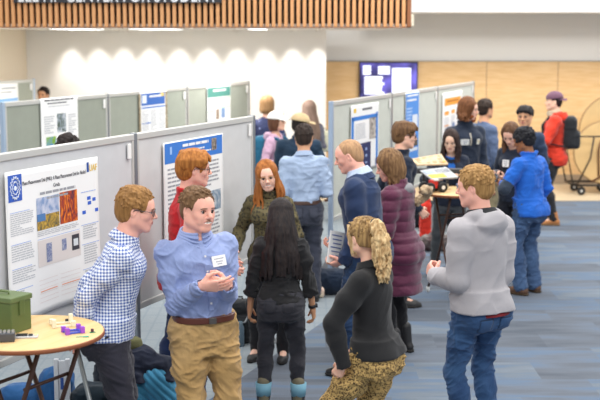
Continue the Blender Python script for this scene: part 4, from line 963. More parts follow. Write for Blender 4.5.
q = on(67, 322); MB().lathe([(.010, 0), (.010, .016), (.004, .018)], (q[0], q[1], TZ), 16).build('cap_nut', mat('22242A', .4)); tag(bpy.data.objects['cap_nut'], 'small black knob beside the cream bracket on near table', 'knob')
bracket(73, 332.5, '9A50D0', 'purple and blue printed bracket with corner uprights on near table', .044, .5, ((-.9, .9, .030), (-.9, -.9, .034), (.9, .9, .034), (.9, -.9, .034)), '4458C8')
q = on(83, 337); t = tag(empty('printed_strip', (q[0], q[1], TZ), .12), 'thin teal green plastic strip lying on the near table', 'printed part'); MB().box((-.034, -.004, 0), (.0, .004, .003)).build('stem', mat('3CA88C', .5), t); MB().box((.0, -.010, 0), (.03, .010, .004)).build('tab', mat('3CA88C', .5), t, .001)
q = on(92.5, 332.5); t = tag(empty('small_servo', (q[0], q[1], TZ), .4), 'tiny dark maroon motor with green board at table edge', 'motor'); MB().box((-.014, -.011, 0), (.014, .011, .003)).build('board', mat('4C9468', .5), t); MB().box((-.008, -.006, .003), (.006, .006, .02)).build('motor', mat('4A2A3C', .4), t, .002)
# far table: toy car, printed cards, dark tray
def on2(px, py, z=TZ): return at_z(px, py, z)
q = on2(433, 192); t = tag(empty('toy_car', (q[0], q[1], TZ), math.radians(25)), 'small red model car with black wheels on the far round table', 'toy car')
CAR = t; MB().box((-.07, -.03, .03), (.07, .03, .055)).box((-.03, -.025, .055), (.03, .025, .095)).build('chassis', mat('D8382C', .4), t, .006); MB().box((-.01, -.035, .09), (.03, .03, .105)).build('seat', mat('EDEDE8', .5), t, .002)
for sx in (-1, 1):
    for sy in (-1, 1):
        w_ = MB().lathe([(.03, -.014), (.040, -.010), (.040, .010), (.03, .014)], n=20, M=Matrix.Rotation(PI / 2, 4, 'X')); w_.v = [(v[0] + sx * .055, v[1] + sy * .05, v[2] + .04) for v in w_.v]; o = w_.build('wheel', mat('1B1B1D', .7), t)
        h_ = MB().lathe([(.016, -.0155), (.016, .0155)], n=14, M=Matrix.Rotation(PI / 2, 4, 'X')); h_.v = [(v[0] + sx * .055, v[1] + sy * .05, v[2] + .04) for v in h_.v]; h_.build('hub', mat('D8D4CC', .5), o)
CAR.scale = (1.25, 1.25, 1.25)
def slab(name, pts, th, m, label, cat):
    """a stiff sheet through four corner points (near left, near right, far right, far left)"""
    P = [np.array(p, float) for p in pts]; n = nrm(np.cross(P[1] - P[0], P[3] - P[0])) * th; o = P[0].copy()
    t = tag(empty(name, tuple(o)), label, cat); V = [p - o for p in P] + [p - o + n for p in P]
    MB().poly(V, [(0, 3, 2, 1), (4, 5, 6, 7), (0, 1, 5, 4), (1, 2, 6, 5), (2, 3, 7, 6), (3, 0, 4, 7)]).build('sheet', m, t); return t, P, n, o
def onsheet(t, P, n, o, rs, name, m, k=1.05):
    g = MB()
    for x0, x1, y0, y1 in rs:
        f = lambda a, b: (P[0] * (1 - a) * (1 - b) + P[1] * a * (1 - b) + P[2] * a * b + P[3] * (1 - a) * b) - o
        V = [f(x0, y0) + n * k, f(x1, y0) + n * k, f(x1, y1) + n * k, f(x0, y1) + n * k, f(x0, y0) + n * (k + .4), f(x1, y0) + n * (k + .4), f(x1, y1) + n * (k + .4), f(x0, y1) + n * (k + .4)]
        g.poly(V, [(4, 5, 6, 7), (0, 1, 5, 4), (1, 2, 6, 5), (2, 3, 7, 6), (3, 0, 4, 7)])
    g.build(name, m, t)
def pt(px, py, y): return at_y(px, py, y)
ya = uy - .10
A = slab('printed_board', [pt(431, 180, ya), pt(458, 178, ya + .05), pt(446, 168, ya + .30), pt(420, 171.5, ya + .25)], .012, mat('B9BCBE', .6, 0, .15, 30), 'tilted grey printed board with yellow panel over the far round table', 'printed board')
onsheet(*A, [(.05, .62, .06, .40)], 'yellow_panel', mat('F0D822', .5)); onsheet(*A, [(.05, .40, .55, .85)], 'blue_panel', mat('9AACC8', .5)); onsheet(*A, [(.45, .95, .5 + .1 * i, .54 + .1 * i) for i in range(4)], 'printed_line', TXT)
A = slab('map_card', [pt(417, 166, uy + .30), pt(448, 165, uy + .34), pt(441, 155, uy + .52), pt(411, 160, uy + .50)], .014, mat('D9C09A', .6, 0, .25, 26), 'cream and tan patterned card held up behind the far round table', 'card')
onsheet(*A, [(.1 + .22 * i, .24 + .22 * i, .12 + .28 * j, .30 + .28 * j) for i in range(4) for j in range(3)], 'pattern_block', mat('B8946A', .6)); onsheet(*A, [(.85, .97, .1, .3)], 'orange_mark', ORG)
# dark rail behind the table
q0, q1 = pt(409, 171, uy + .36), pt(463, 169.5, uy + .36)
t = tag(empty('black_stand', ((q0[0] + q1[0]) / 2, uy + .36, TZ)), 'long low black stand at the back of far table, below the held cards', 'stand'); hw_ = (q1[0] - q0[0]) / 2
ht_ = q0[2] - TZ + .02; MB().box((-hw_, -.02, ht_ - .045), (hw_, .10, ht_)).build('tray', mat('2E2F33', .5), t, .006)
for sx in (-1, 1): MB().box((sx * .12 - .012, .02, 0), (sx * .12 + .012, .06, ht_ - .045)).build('leg', mat('2A2A2C', .5), t)
for i, (px, py, c_, lb) in enumerate(((447, 189, 'E8D8B8', 'small cream wooden model on the far table, left of the cup'), (459, 190, '7C88B0', 'small blue-grey plastic cup beside fair-haired head on the far table'))):
    q = on2(px, py); t = tag(empty('wooden_model' if i == 0 else 'plastic_cup', (q[0], q[1], TZ)), lb, 'model' if i == 0 else 'cup')
    if i == 0: MB().box((-.04, -.02, 0), (.04, .02, .012)).box((-.012, -.012, .012), (.012, .012, .05)).build('model_body', mat(c_, .6), t, .004)
    else: MB().lathe([(.022, 0), (.028, .06), (.024, .06), (.019, .006)], n=20).build('cup_body', mat(c_, .4), t)
# ------------------------------------------------------------------ bags and coats on the floor
def blob(name, x, y, z, m, label, cat, parts, size=.45, q=.010, amp=.012, fr=(10, 10, 16), quilt=0, rz=0, group=None, seed=0, slant=0):
    t = tag(empty(name, (x, y, z), rz), label, cat, group)
    Fd = Field((-size, -size, -.02), (size, size, size * 2), q)
    for p in parts: getattr(Fd, p[0])(*p[1:-1], **p[-1]) if isinstance(p[-1], dict) else getattr(Fd, p[0])(*p[1:])
    Fd.plane((0, 0, 0.002), (0, 0, -1)); V, Q = Fd.net(); V = folds(V, Q, amp, fr, seed, quilt, slant); V[:, 2] = np.maximum(V[:, 2], .001); quads('shell', V, Q, m, t); return t
BK = cloth('1E2024')
# black backpack on the pale carpet
x, y = spot(239, 121.5, 0); t = blob('backpack', x, y, 0, cloth('26282C', .3), 'black backpack with pale straps standing between khaki trousers and black jeans', 'backpack', [('box', (0, 0, .17), (.14, .10, .17), .03, 'add', None, .07), ('box', (0, -.09, .12), (.11, .05, .11), .03, 'add', None, .05), ('box', (.0, -.02, .31), (.11, .09, .05), .03, 'add', None, .05)], .32, .008)
MB().tube([(-.10, -.10, .30), (-.06, -.16, .25), (.0, -.165, .19), (.06, -.16, .2), (.10, -.11, .27)], .008, 6).build('strap', mat('8C9094', .7), t); MB().tube([(-.03, 0, .35), (-.03, 0, .38), (.03, 0, .38), (.03, 0, .35)], .008, 6).build('carry_loop', mat('141416', .7), t)
MB().lathe([(.028, .0), (.033, .01), (.033, .16), (.02, .19), (.02, .21)], (.02, -.18, 0.0), 16).build('water_bottle', mat('5A6E7C', .35), t)
# puffer jacket and dark coat piled beside the plaid shirt
x, y = spot(148, 163, .3)
puf = blob('quilted_jacket', x, y + .05, 0, cloth('3E88AC', .25, sheen=.3), 'teal blue quilted puffer jacket slumped beside the man in checked shirt', 'jacket', [('box', (-.02, .04, .20), (.17, .12, .20), .05, 'add', None, .09), ('cap', (.06, -.04, .38), (.20, -.10, .12), .12, .10, .03), ('cap', (-.12, -.03, .40), (-.07, -.13, .08), .11, .12, .03)], .44, .008, quilt=.050, amp=.008, slant=.9)
blob('dark_coat', x - .02, y + .06, .40, cloth('22283A', .3), 'navy coat bundled on top of the teal quilted jacket', 'coat', [('ell', (-.05, 0, .10), (.14, .12, .11), .03), ('ell', (.08, -.02, .06), (.12, .10, .09), .03), ('cap', (-.10, -.08, .10), (-.02, -.13, -.02), .05, .05, .03), ('cap', (.1, -.06, .09), (.16, -.10, -.02), .05, .05, .02)], .32, .008, amp=.018)
blob('dark_bag', x - .24, y + .10, 0, cloth('1E2632', .3), 'dark navy bag standing behind the man in checked shirt', 'bag', [('box', (0, 0, .25), (.11, .12, .25), .04, 'add', None, .08), ('cap', (-.05, -.05, .46), (.06, .0, .52), .04, .03, .03)], .32, .009, amp=.014)
blob('olive_cap', x - .10, y + .06, .585, cloth('6E6E4A', .3), 'olive green cloth bundle peeking over the navy coat', 'cloth bundle', [('ell', (0, 0, .03), (.06, .05, .05), .02)], .12, .006, amp=.006)
# blue cloth draped below the nearest board and its white stand
x, y = spot(14, 182, .4)
blob('blue_jacket', x, y + .25, 0, cloth('2C6098', .3), 'bright blue jacket heaped under the nearest display board, left edge', 'jacket', [('box', (-.02, 0, .25), (.13, .10, .27), .04, 'add', None, .08), ('box', (.19, .03, .30), (.10, .09, .31), .04, 'add', None, .08)], .46, .010, amp=.016, fr=(16, 16, 5))
blob('dark_rucksack', x + .42, y + .22, 0, cloth('20303C', .3), 'black rucksack with net pocket on floor behind table legs', 'rucksack', [('box', (0, 0, .26), (.13, .11, .27), .04, 'add', None, .08)], .42, .010, amp=.014)
x2, y2 = spot(52, 186, .5); t = tag(empty('board_stand', (x2, y2 + .3, 0)), 'white metal upright with blue label standing under nearest board', 'stand')
MB().box((-.045, -.015, 0), (-.02, .015, .70)).box((.02, -.015, 0), (.045, .015, .70)).box((-.02, -.006, .02), (.02, .008, .69)).build('upright', mat('D4D8DE', .4), t, .003); MB().box((-.009, -.010, .52), (.009, -.006, .59)).build('label', mat('28509C', .5), t); MB().box((-.16, -.2, 0), (.16, .2, .015)).build('base_plate', mat('B8BCC0', .5), t, .004)
t = tag(empty('strut', (0, 0, 0)), 'slanting grey metal strut between the table and dark trousers', 'strut'); p0, p1 = at_y(76, 344, ty + .45), at_y(90, 402, ty + .40)
t.location = tuple(p1); t.location.z = 0; o_ = A3(*t.location); dd = (p1 - p0) / (p0[2] - p1[2]) ; p2 = p0 + dd * p0[2]; t.location = (p2[0], p2[1], 0); o_ = p2 * A3(1, 1, 0)
MB().tube([p0 - o_, p2 - o_ + A3(0, 0, .01)], .013, 4).build('bar', mat('A8AEB0', .4, .5), t); MB().box((-.05, -.05, 0), (.05, .05, .012)).build('pad', mat('8A9094', .5), t)
# grey upholstered chair back in the bottom left corner
x, y = spot(-40, 226, .75); t = tag(empty('chair', (x, y, 0), .3), 'grey-beige upholstered chair back in the bottom left corner', 'chair'); Fd = Field((-.3, -.3, .3), (.3, .3, 1.0), .01); Fd.box((0, 0, .46), (.22, .22, .04), .02, 'add', None, .03); V, Q = Fd.net(); quads('seat', V, Q, cloth('A69C94'), t)
Fd = Field((-.3, -.3, .3), (.3, .3, 1.1), .01); Fd.box((0, -.19, .70), (.20, .035, .19), .02, 'add', None, .03); V, Q = Fd.net(); quads('backrest', V, Q, cloth('A69C94'), t)
for sx in (-1, 1):
    for sy in (-1, 1): MB().tube([(sx * .18, sy * .18, .44), (sx * .2, sy * .2, 0)], .012, 8).build('leg', mat('4A4A4C', .4, .6), t)
# things behind the right-hand row's foot
x, y = spot(317, 103, 0)
t = blob('pink_bag', x - .02, y + .12, 0, cloth('E47088', .2), 'pink bag with coral top band beside the triangular board foot', 'bag', [('box', (0, 0, .12), (.065, .06, .12), .02, 'add', None, .04)], .2, .007, amp=.006); MB().box((-.055, -.068, .19), (.055, .06, .225)).build('top_band', mat('D8483C', .7), t, .008)
blob('patterned_pouch', x + .0, y - .06, 0, cloth('E0A8A8', .1, col2='E8DCC0'), 'small pink and cream patterned pouch on floor by triangular foot', 'pouch', [('box', (0, 0, .05), (.07, .05, .05), .02, 'add', None, .03)], .15, .007, amp=.004)
x, y = spot(342, 106, 0); blob('navy_duffel', x, y + .42, 0, cloth('1C2A3E', .3), 'dark navy bag lying on floor behind the triangular board foot', 'bag', [('cap', (-.20, 0, .13), (.16, 0, .12), .13, .13, .03)], .42, .010, amp=.014)
# under the far table
x, y = spot(424, 84, .6); t = blob('red_bag', x + .02, y, .0, cloth('E03A2C', .15), 'bright red bag leaning behind the far round table leg', 'bag', [('box', (0, 0, .28), (.07, .05, .28), .02, 'add', None, .04), ('cap', (0, 0, .5), (.04, 0, .60), .05, .02, .03)], .34, .009, amp=.012)
x, y = spot(427, 84, 0); blob('maroon_bag', x + .10, y + .02 - .12, 0, cloth('4A2A2E', .4, col2='8C8884'), 'maroon and grey bag on the floor under the far round table', 'bag', [('cap', (-.10, 0, .10), (.12, 0, .10), .10, .10, .03), ('ell', (.0, 0, .18), (.10, .07, .06), .02)], .3, .009, amp=.016)
x, y = spot(431, 76, 0); blob('black_duffel', x, y + .2, 0, cloth('22262E', .3), 'black duffel bag on the floor in front of the right board row', 'bag', [('cap', (-.24, 0, .18), (.26, 0, .18), .18, .17, .03)], .55, .013, amp=.02)
# ------------------------------------------------------------------ trolley with folded round tables
x0, y0 = spot(597, 61.5, 0)[0], depth(61.5); TR = tag(empty('table_trolley', (x0, y0, 0)), 'black steel trolley on casters carrying folded round tables, right edge', 'trolley')
g = MB()
for yy in (-.28, .28): g.tube([(-.46, yy, .16), (.75, yy, .16)], .018, 8)
for xx in (-.46, .1, .75): g.tube([(xx, -.28, .16), (xx, .28, .16)], .018, 8)
g.build('base_frame', mat('2A2624', .5, .4), TR)
g = MB(); g.tube([(-.46, -.28, .16), (-.62, -.28, .95), (.75, -.28, .95)], .014, 8).tube([(-.46, .28, .16), (-.62, .28, .95), (.75, .28, .95)], .014, 8).tube([(-.62, -.28, .95), (-.62, .28, .95)], .014, 8); g.build('side_rail', mat('2A2624', .5, .4), TR)
g = MB(); g.tube([(-.40, -.30, .17), (-.20, -.30, .60), (-.15, -.30, .95)], .014, 8).build('brace', mat('2A2624', .5, .4), TR)
for xx in (-.32, .12, .68):
    for yy in (-.26, .26):
        w_ = MB().lathe([(.05, -.02), (.068, -.014), (.068, .014), (.05, .02)], n=20, M=Matrix.Rotation(PI / 2, 4, 'X')); w_.v = [(v[0] + xx, v[1] + yy, v[2] + .068) for v in w_.v]; o = w_.build('caster', mat('1C1C1E', .7), TR)
        MB().lathe([(.02, -.023), (.02, .023)], (xx, yy, .068), 12, M=Matrix.Rotation(PI / 2, 4, 'X')).build('caster_hub', mat('B8B8B4', .4), o)
for i, (dx, dy, dz, R) in enumerate(((.08, -.10, 0, .50), (.30, .10, .22, .60))):
    t = tag(empty('folded_table', (x0 + dx, y0 + dy, .18 + dz), 0), ['round tan folded table standing on edge on trolley, nearer one', 'larger round tan folded table standing on edge behind on trolley'][i], 'table')
    D_ = MB().lathe([(R, -.014), (R, .014)], n=56, M=Matrix.Rotation(PI / 2 - .06, 4, 'X')); D_.v = [(v[0], v[1], v[2] + R) for v in D_.v]; D_.build('tabletop', mat('D0AE78', .5, 0, .1, 4), t)
    D_ = MB().tube([(R * math.cos(a), .06 * R * math.sin(a), R + R * math.sin(a)) for a in np.linspace(0, 2 * PI, 49)[:-1]], .016, 6, closed=True); D_.build('edge_band', mat('8C6C44', .5), t)
    g = MB()
    if i == 0: g.tube([(-.10, -.05, .12), (-.12, -.06, .55), (-.08, -.06, .70)], .016, 8).tube([(.08, -.05, .1), (.02, -.07, .62), (.16, -.06, .74), (.3, -.06, .70)], .020, 8).tube([(-.22, -.05, .02), (.30, -.06, .32)], .016, 8).tube([(.12, -.05, .1), (.18, -.07, .62)], .018, 8)
    else: g.tube([(-.2, -.04, .3), (.3, -.04, .9)], .016, 8)
    g.build('leg_frame', mat('6A4630', .5, .2), t)
# ================================================================== the people
def gingham(c1, c2, sc):
    m, nt, b = newmat('gingham'); N = nt.nodes.new; L = nt.links.new; b.inputs['Roughness'].default_value = .85; tc = N('ShaderNodeTexCoord'); sp_ = N('ShaderNodeSeparateXYZ'); L(tc.outputs['Object'], sp_.inputs[0]); v = []
    for ax in 'XYZ':
        a = N('ShaderNodeMath'); a.operation = 'MULTIPLY'; L(sp_.outputs[ax], a.inputs[0]); a.inputs[1].default_value = 1 / sc; f = N('ShaderNodeMath'); f.operation = 'FRACT'; L(a.outputs[0], f.inputs[0]); g = N('ShaderNodeMath'); g.operation = 'GREATER_THAN'; g.inputs[1].default_value = .5; L(f.outputs[0], g.inputs[0]); v.append(g.outputs[0])
    # horizontal bands by height, vertical bands by whichever side the cloth faces
    ge = N('ShaderNodeNewGeometry'); vt = N('ShaderNodeVectorTransform'); vt.vector_type = 'NORMAL'; vt.convert_from = 'WORLD'; vt.convert_to = 'OBJECT'; L(ge.outputs['Normal'], vt.inputs[0]); ns = N('ShaderNodeSeparateXYZ'); L(vt.outputs[0], ns.inputs[0])
    ab = []
    for ax in 'XY': q = N('ShaderNodeMath'); q.operation = 'ABSOLUTE'; L(ns.outputs[ax], q.inputs[0]); ab.append(q.outputs[0])
    gt = N('ShaderNodeMath'); gt.operation = 'GREATER_THAN'; L(ab[0], gt.inputs[0]); L(ab[1], gt.inputs[1])
    mx = N('ShaderNodeMix'); L(gt.outputs[0], mx.inputs['Factor']); L(v[0], mx.inputs['A']); L(v[1], mx.inputs['B'])
    ad = N('ShaderNodeMath'); ad.operation = 'ADD'; L(mx.outputs['Result'], ad.inputs[0]); L(v[2], ad.inputs[1]); hf = N('ShaderNodeMath'); hf.operation = 'MULTIPLY'; L(ad.outputs[0], hf.inputs[0]); hf.inputs[1].default_value = .5
    c = N('ShaderNodeMix'); c.data_type = 'RGBA'; L(hf.outputs[0], c.inputs[0]); c.inputs['A'].default_value = lin(c1); c.inputs['B'].default_value = lin(c2); L(c.outputs['Result'], b.inputs['Base Color']); return m
def spots(base, spot_, sc, thr=.35, ring=None):
    m, nt, b = newmat('spotted print'); N = nt.nodes.new; L = nt.links.new; b.inputs['Roughness'].default_value = .8; tc = N('ShaderNodeTexCoord'); vo = N('ShaderNodeTexVoronoi'); vo.inputs['Scale'].default_value = sc; vo.inputs['Randomness'].default_value = .8
    nz = N('ShaderNodeTexNoise'); nz.inputs['Scale'].default_value = sc * .9; ad = N('ShaderNodeMix'); ad.data_type = 'VECTOR'; ad.inputs[0].default_value = .03; L(tc.outputs['Object'], nz.inputs['Vector']); L(tc.outputs['Object'], ad.inputs['A']); L(nz.outputs['Color'], ad.inputs['B']); L(ad.outputs['Result'], vo.inputs['Vector'])
    cr = N('ShaderNodeValToRGB'); L(vo.outputs['Distance'], cr.inputs[0]); e = cr.color_ramp.elements; e[0].position = thr; e[0].color = lin(spot_); e[1].position = thr + .08; e[1].color = lin(base)
    if ring: e[0].position = thr * .45; e[0].color = lin(ring); q = e.new(thr * .55); q.color = lin(spot_); q = e.new(thr); q.color = lin(spot_)
    L(cr.outputs[0], b.inputs['Base Color']); return m
def jeans(c='44628E', c2=None): return mat(c, .85, 0, 0, 5, .35, 260, None, .1, c2 or '36507A', name='denim', spec=.2)
def buttons(f, x, zs, off=0, col='E8E8E8', parent=None):
    for z in zs: p_ = f.surf(x, z, .002); MB().lathe([(.0065, -.002), (.0065, .003)], tuple(p_), 10, M=Matrix(f.Rt.tolist()).to_4x4() @ Matrix.Rotation(PI / 2, 4, 'X')).build('button', mat(col, .4), parent or f.root)
def strip(f, x, z0, z1, off, m, w=.014, name='placket', th=.003, parent=None, n=14, on=None):
    g = MB(); pts = [f.surf(x, z, 0, on=on) for z in np.linspace(z0, z1, n)]; ex = f.Rt @ A3(1, 0, 0); ey = f.Rt @ A3(0, 1, 0); P = []
    for p_ in pts: P += [p_ - ex * w / 2 - ey * .004, p_ + ex * w / 2 - ey * .004, p_ + ex * w / 2 + ey * th, p_ - ex * w / 2 + ey * th]
    Fc = [(0, 1, 2, 3)]
    for i in range(n - 1):
        for j in range(4): j2 = (j + 1) % 4; Fc.append((i * 4 + j, i * 4 + 4 + j, i * 4 + 4 + j2, i * 4 + j2))
    g.poly(P, Fc).build(name, m, parent or f.root)
def cuffband(f, m, fr_=.93, r=.034, name='cuff', w=.05):
    for sd in (-1, 1):
        a = f.arm[sd]; d = nrm(a['W'] - a['E']); c = a['E'] + (a['W'] - a['E']) * fr_; g = MB(); g.tube([c - d * w * .5, c + d * w * .5], [r * f.u * 1.08, r * f.u], 18).build(name, m, f.root)
def watch(f, sd, col='1A1A1C'):
    a = f.arm[sd]; d = nrm(a['W'] - a['E']); c = a['W'] - d * .02; r = .030 if not f.fem else .027; R_ = Matrix(np.stack([np.cross(a['n'], d), a['n'], d], 1).tolist()).to_4x4()
    o = MB().lathe([(r - .002, -.010), (r + .002, -.010), (r + .002, .010), (r - .002, .010)], tuple(c), 20, M=R_).build('watch', mat(col, .4), f.root)
    MB().lathe([(.016, 0), (.016, .008)], tuple(c - a['n'] * (r)), 16, M=R_ @ Matrix.Rotation(PI / 2, 4, 'X')).build('watch_face', mat('303236', .2), o)
def pocket(f, sd, m, x=.075, z=-.045, w=.048, h=.052, dark='1E2430'):
    """stitched back pocket laid on the seat of the trousers"""
    u = f.u; n = 6; P = []
    for lay in (.0035, -.004):
        for j in range(n + 1):
            for i in range(n + 1):
                a, b = i / n * 2 - 1, j / n; X = (sd * x + a * w * (1 - .12 * b)) * u; Z = (z + h - 2 * h * b * (1 - .16 * abs(a))) * u
                P.append(f.surf(X, Z, lay, back=True, on='trousers', frame=f.Rp))
    m_ = (n + 1) ** 2; Fc = []
    for j in range(n):
        for i in range(n): a = j * (n + 1) + i; Fc.append((a, a + 1, a + n + 2, a + n + 1))
    for i in range(n):
        for a, b in ((i, i + 1), (n * (n + 1) + i + 1, n * (n + 1) + i), ((i + 1) * (n + 1), i * (n + 1)), (i * (n + 1) + n, (i + 1) * (n + 1) + n)): Fc.append((b, a, a + m_, b + m_))
    o = MB().poly(P, Fc, 0, True).build('back_pocket', m, f.root)
    g = MB(); g.tube([P[k] for k in [j * (n + 1) for j in range(n + 1)] + [n * (n + 1) + i for i in range(1, n + 1)] + [j * (n + 1) + n for j in range(n - 1, -1, -1)]], .0013, 4).tube([P[i] for i in range(n + 1)], .002, 4); g.build('stitching', mat(dark, .8), o)
def person(f, label, group=None): tag(f.root, label, 'person', group); return f
NAVY = cloth('232B3C', .25)
# 1 --- checked shirt, beside the near table
f = person(Fig(104, 183, -84, 1.75, w=.98, lean=13, head=(-2, -10, 0), q=.0065, Rr=dict(p=(.12, -.12, .90), pole=(.3, -1, .1), fd=(-.8, -.3, -.5)), L=dict(p=(-.08, -.16, .92), pole=(-.3, -1, .1)), hips=(0, .02), skin_='rosy', top=(136, 187)), 'young man with glasses in blue and white checked shirt, hands behind back')
f.body(brow='8A5A34'); f.hair('short', hairmat('A07646', '7E5A32'), thick=.012, vol=1.3, seed=2, fringe=.0, nape=-.085); f.glasses(mat('3A3C44', .3))
GH = gingham('EDF1F8', '2F55A4', .017); f.top(GH, off=.020, hem=-.045, flare=.02, amp=.007, cuff=.006); f.collar(GH); cuffband(f, GH, .9, .040)
f.trousers(cloth('3C3B46', .25), off=.014, amp=.008, slim=1.05); f.belt(mat('1C1A1C', .5)); f.shoes(mat('2A2626', .5))
# 2 --- periwinkle shirt and khaki trousers
SH = cloth('93A3D0', .12, 9, .25)
f = person(Fig(202, 181, -155, 1.70, w=1.06, dp=1.10, belly=.02, lean=-1, side=4, head=(18, -4, -2), q=.006, neck=1.12, L=dict(p=(-.05, .255, 1.20), pole=(-.35, -1, -.5), fd=(.9, .1, .25), pn=(.1, -1, .1), curl=.75), Rr=dict(p=(.10, .23, 1.205), pole=(.35, -1, -.5), fd=(-.85, .50, .05), pn=(-.3, -.8, .45), curl=.22), skin_='rosy', top=(198, 187)), 'smiling man in periwinkle blue shirt and khaki trousers, hands clasped')
f.body(mouth=1.2, smile=1, squint=.6, jaw=1.12, brow='6A4A34', nose=1.15); f.hair('short', hairmat('7C5E42', '5C432C'), thick=.009, vol=1.0, seed=5, fringe=-.010, amp=.0015)
def moust(f, m):
    G = f.headfield((-.05, .06, -.08), (.05, .13, -.02), .4); G.chain([(-.026, .088, -.050), (-.012, .101, -.043), (.012, .101, -.043), (.026, .088, -.050)], [.001, .0026, .0026, .001], .004); f.fin(G, 'moustache', m, .001)
moust(f, hairmat('B08C70', 'A07C60')); f.undershirt(cloth('2A4C88'), .012)
f.top(SH, off=.019, hem=.045, tuck=True, amp=.013, thick=1.05, cuff=.006, nr=.060); f.collar(SH, open_=.42, h=.045, w=1.04); cuffband(f, SH, .90, .042); strip(f, 0.0, .11, .44, .026, SH, .028); buttons(f, 0.0, (.15, .24, .33, .41), .030)
f.tagcard(-.075, .375, .030, .085, .06, ('F4F4F2', 'B0B2BC')); KH = cloth('B89766', .2, 5, col2='A68656'); f.trousers(KH, off=.022, amp=.013, slim=1.08, hem=.016); f.belt(mat('5A2E22', .4), mat('6A6460', .3, .8), z=.050, off=.036); f.shoes(mat('33302E', .5)); watch(f, -1, '1A1A1C')
# 3 --- red sweater behind him
f = person(Fig(198, 150, -80, 1.755, w=.95, lean=5, head=(2, -4, 0), q=.007, L=dict(p=(-.12, .28, 1.02)), Rr=dict(p=(.2, .26, 1.02)), feet=((-.30, -.15, 8), (.13, .06, -5)), skin_='rosy', top=(194, 150)), 'ginger-haired young man with glasses in red sweater, behind periwinkle shirt')
f.body(brow='9A6034'); f.hair('part', hairmat('B8783A', '8E5626'), thick=.019, seed=3, fringe=.004, nape=-.10); f.glasses(); RED = cloth('C21E26', .15); f.top(RED, off=.018, hem=-.10, collar='stand', amp=.008); f.trousers(cloth('26355C', .25)); f.shoes(mat('3C3C40', .6), sole='5A5A58')
# 4 --- red-haired woman
f = person(Fig(262, 129, 168, 1.60, True, lean=3, head=(14, -10, 8), q=.007, L=dict(p=(-.15, .24, .98)), Rr=dict(p=(.24, .14, .90)), skin_='pale', top=(267, 161)), 'smiling woman with long copper red hair and glasses in olive camouflage top')
f.body(mouth=1.1, smile=1.3, squint=1, brow='C08050'); f.hair('long', hairmat('B27038', '8A5226'), thick=.008, length=.26, front=True, seed=2, vol=.9); f.glasses(mat('B89A70', .3, .6), thick=.0013, r=.023)
CAMO = spots('62593A', '302E24', 42, .36, ring='4A4228'); f.top(CAMO, off=.022, hem=-.09, collar='stand', thick=1.25, amp=.010, name='top'); f.trousers(cloth('1E1E22')); f.shoes(mat('222224', .5))
# 5 --- woman with long black hair, seen from behind
f = person(Fig(279, 150, -3, 1.56, True, w=1.12, lean=5, head=(3, -24, 0), q=.0065, L=dict(p=(-.215, .06, .70), pole=(-.4, -1, 0)), Rr=dict(p=(.215, .07, .70), pole=(.4, -1, 0)), feet=((-.12, 0, 10), (.12, 0, -10)), skin_='olive', top=(281, 200)), 'woman with long black hair, black shirt with pushed-up sleeves and black jeans')
f.body(bare=1); f.hair('long', hairmat('201C1E', '2E2624'), thick=.008, length=.44, seed=8, vol=.6); BLK = cloth('242426', .3); f.top(BLK, off=.020, hem=-.02, frac=.38, thick=1.15, amp=.016, cuff=.012, cr=.045); JB = jeans('3A3A40', '2A2A30'); f.trousers(JB, off=.014, slim=.95, amp=.007, hem=.002, fr=(6, 6, 26)); f.belt(mat('2C2C30', .6), z=.05, off=.016)
for sd in (-1, 1): pocket(f, sd, JB)
f.shoes(mat('6A6450', .7), boot=.10, sole='3A382E'); watch(f, 1)
for sd in (-1, 1):
    g = f.leg[sd]; MB().tube([g['A'] + A3(0, 0, .03), g['A'] + A3(0, 0, .12)], [.050, .057], 16).build('boot_lining', mat('78A8BC', .8), f.root)
# 6 --- pale striped shirt from behind
f = person(Fig(302, 105, 8, 1.70, w=1.0, lean=1, head=(-14, -5, 0), q=.009, L=dict(p=(-.16, .2, 1.05), pole=(-.3, -1, -.6)), Rr=dict(p=(.18, .22, 1.05), pole=(.3, -1, -.6)), skin_='tan', top=(304, 124)), 'dark-haired man seen from behind in pale blue shirt and charcoal trousers')
f.body(); f.hair('short', hairmat('2C2420', '3C302A'), thick=.010, seed=6); PB = cloth('A9BCD8', .12); f.top(PB, off=.024, hem=.045, tuck=True, thick=1.15, amp=.014); f.collar(PB, open_=.6); f.trousers(cloth('3E4250', .2), off=.022, amp=.008); f.belt(mat('4A342C', .5), z=.052, off=.034); f.shoes(mat('222224', .5)); cuffband(f, PB, .9, .042)
for sd in (-1, 1): pocket(f, sd, mat('383C4A', .85))
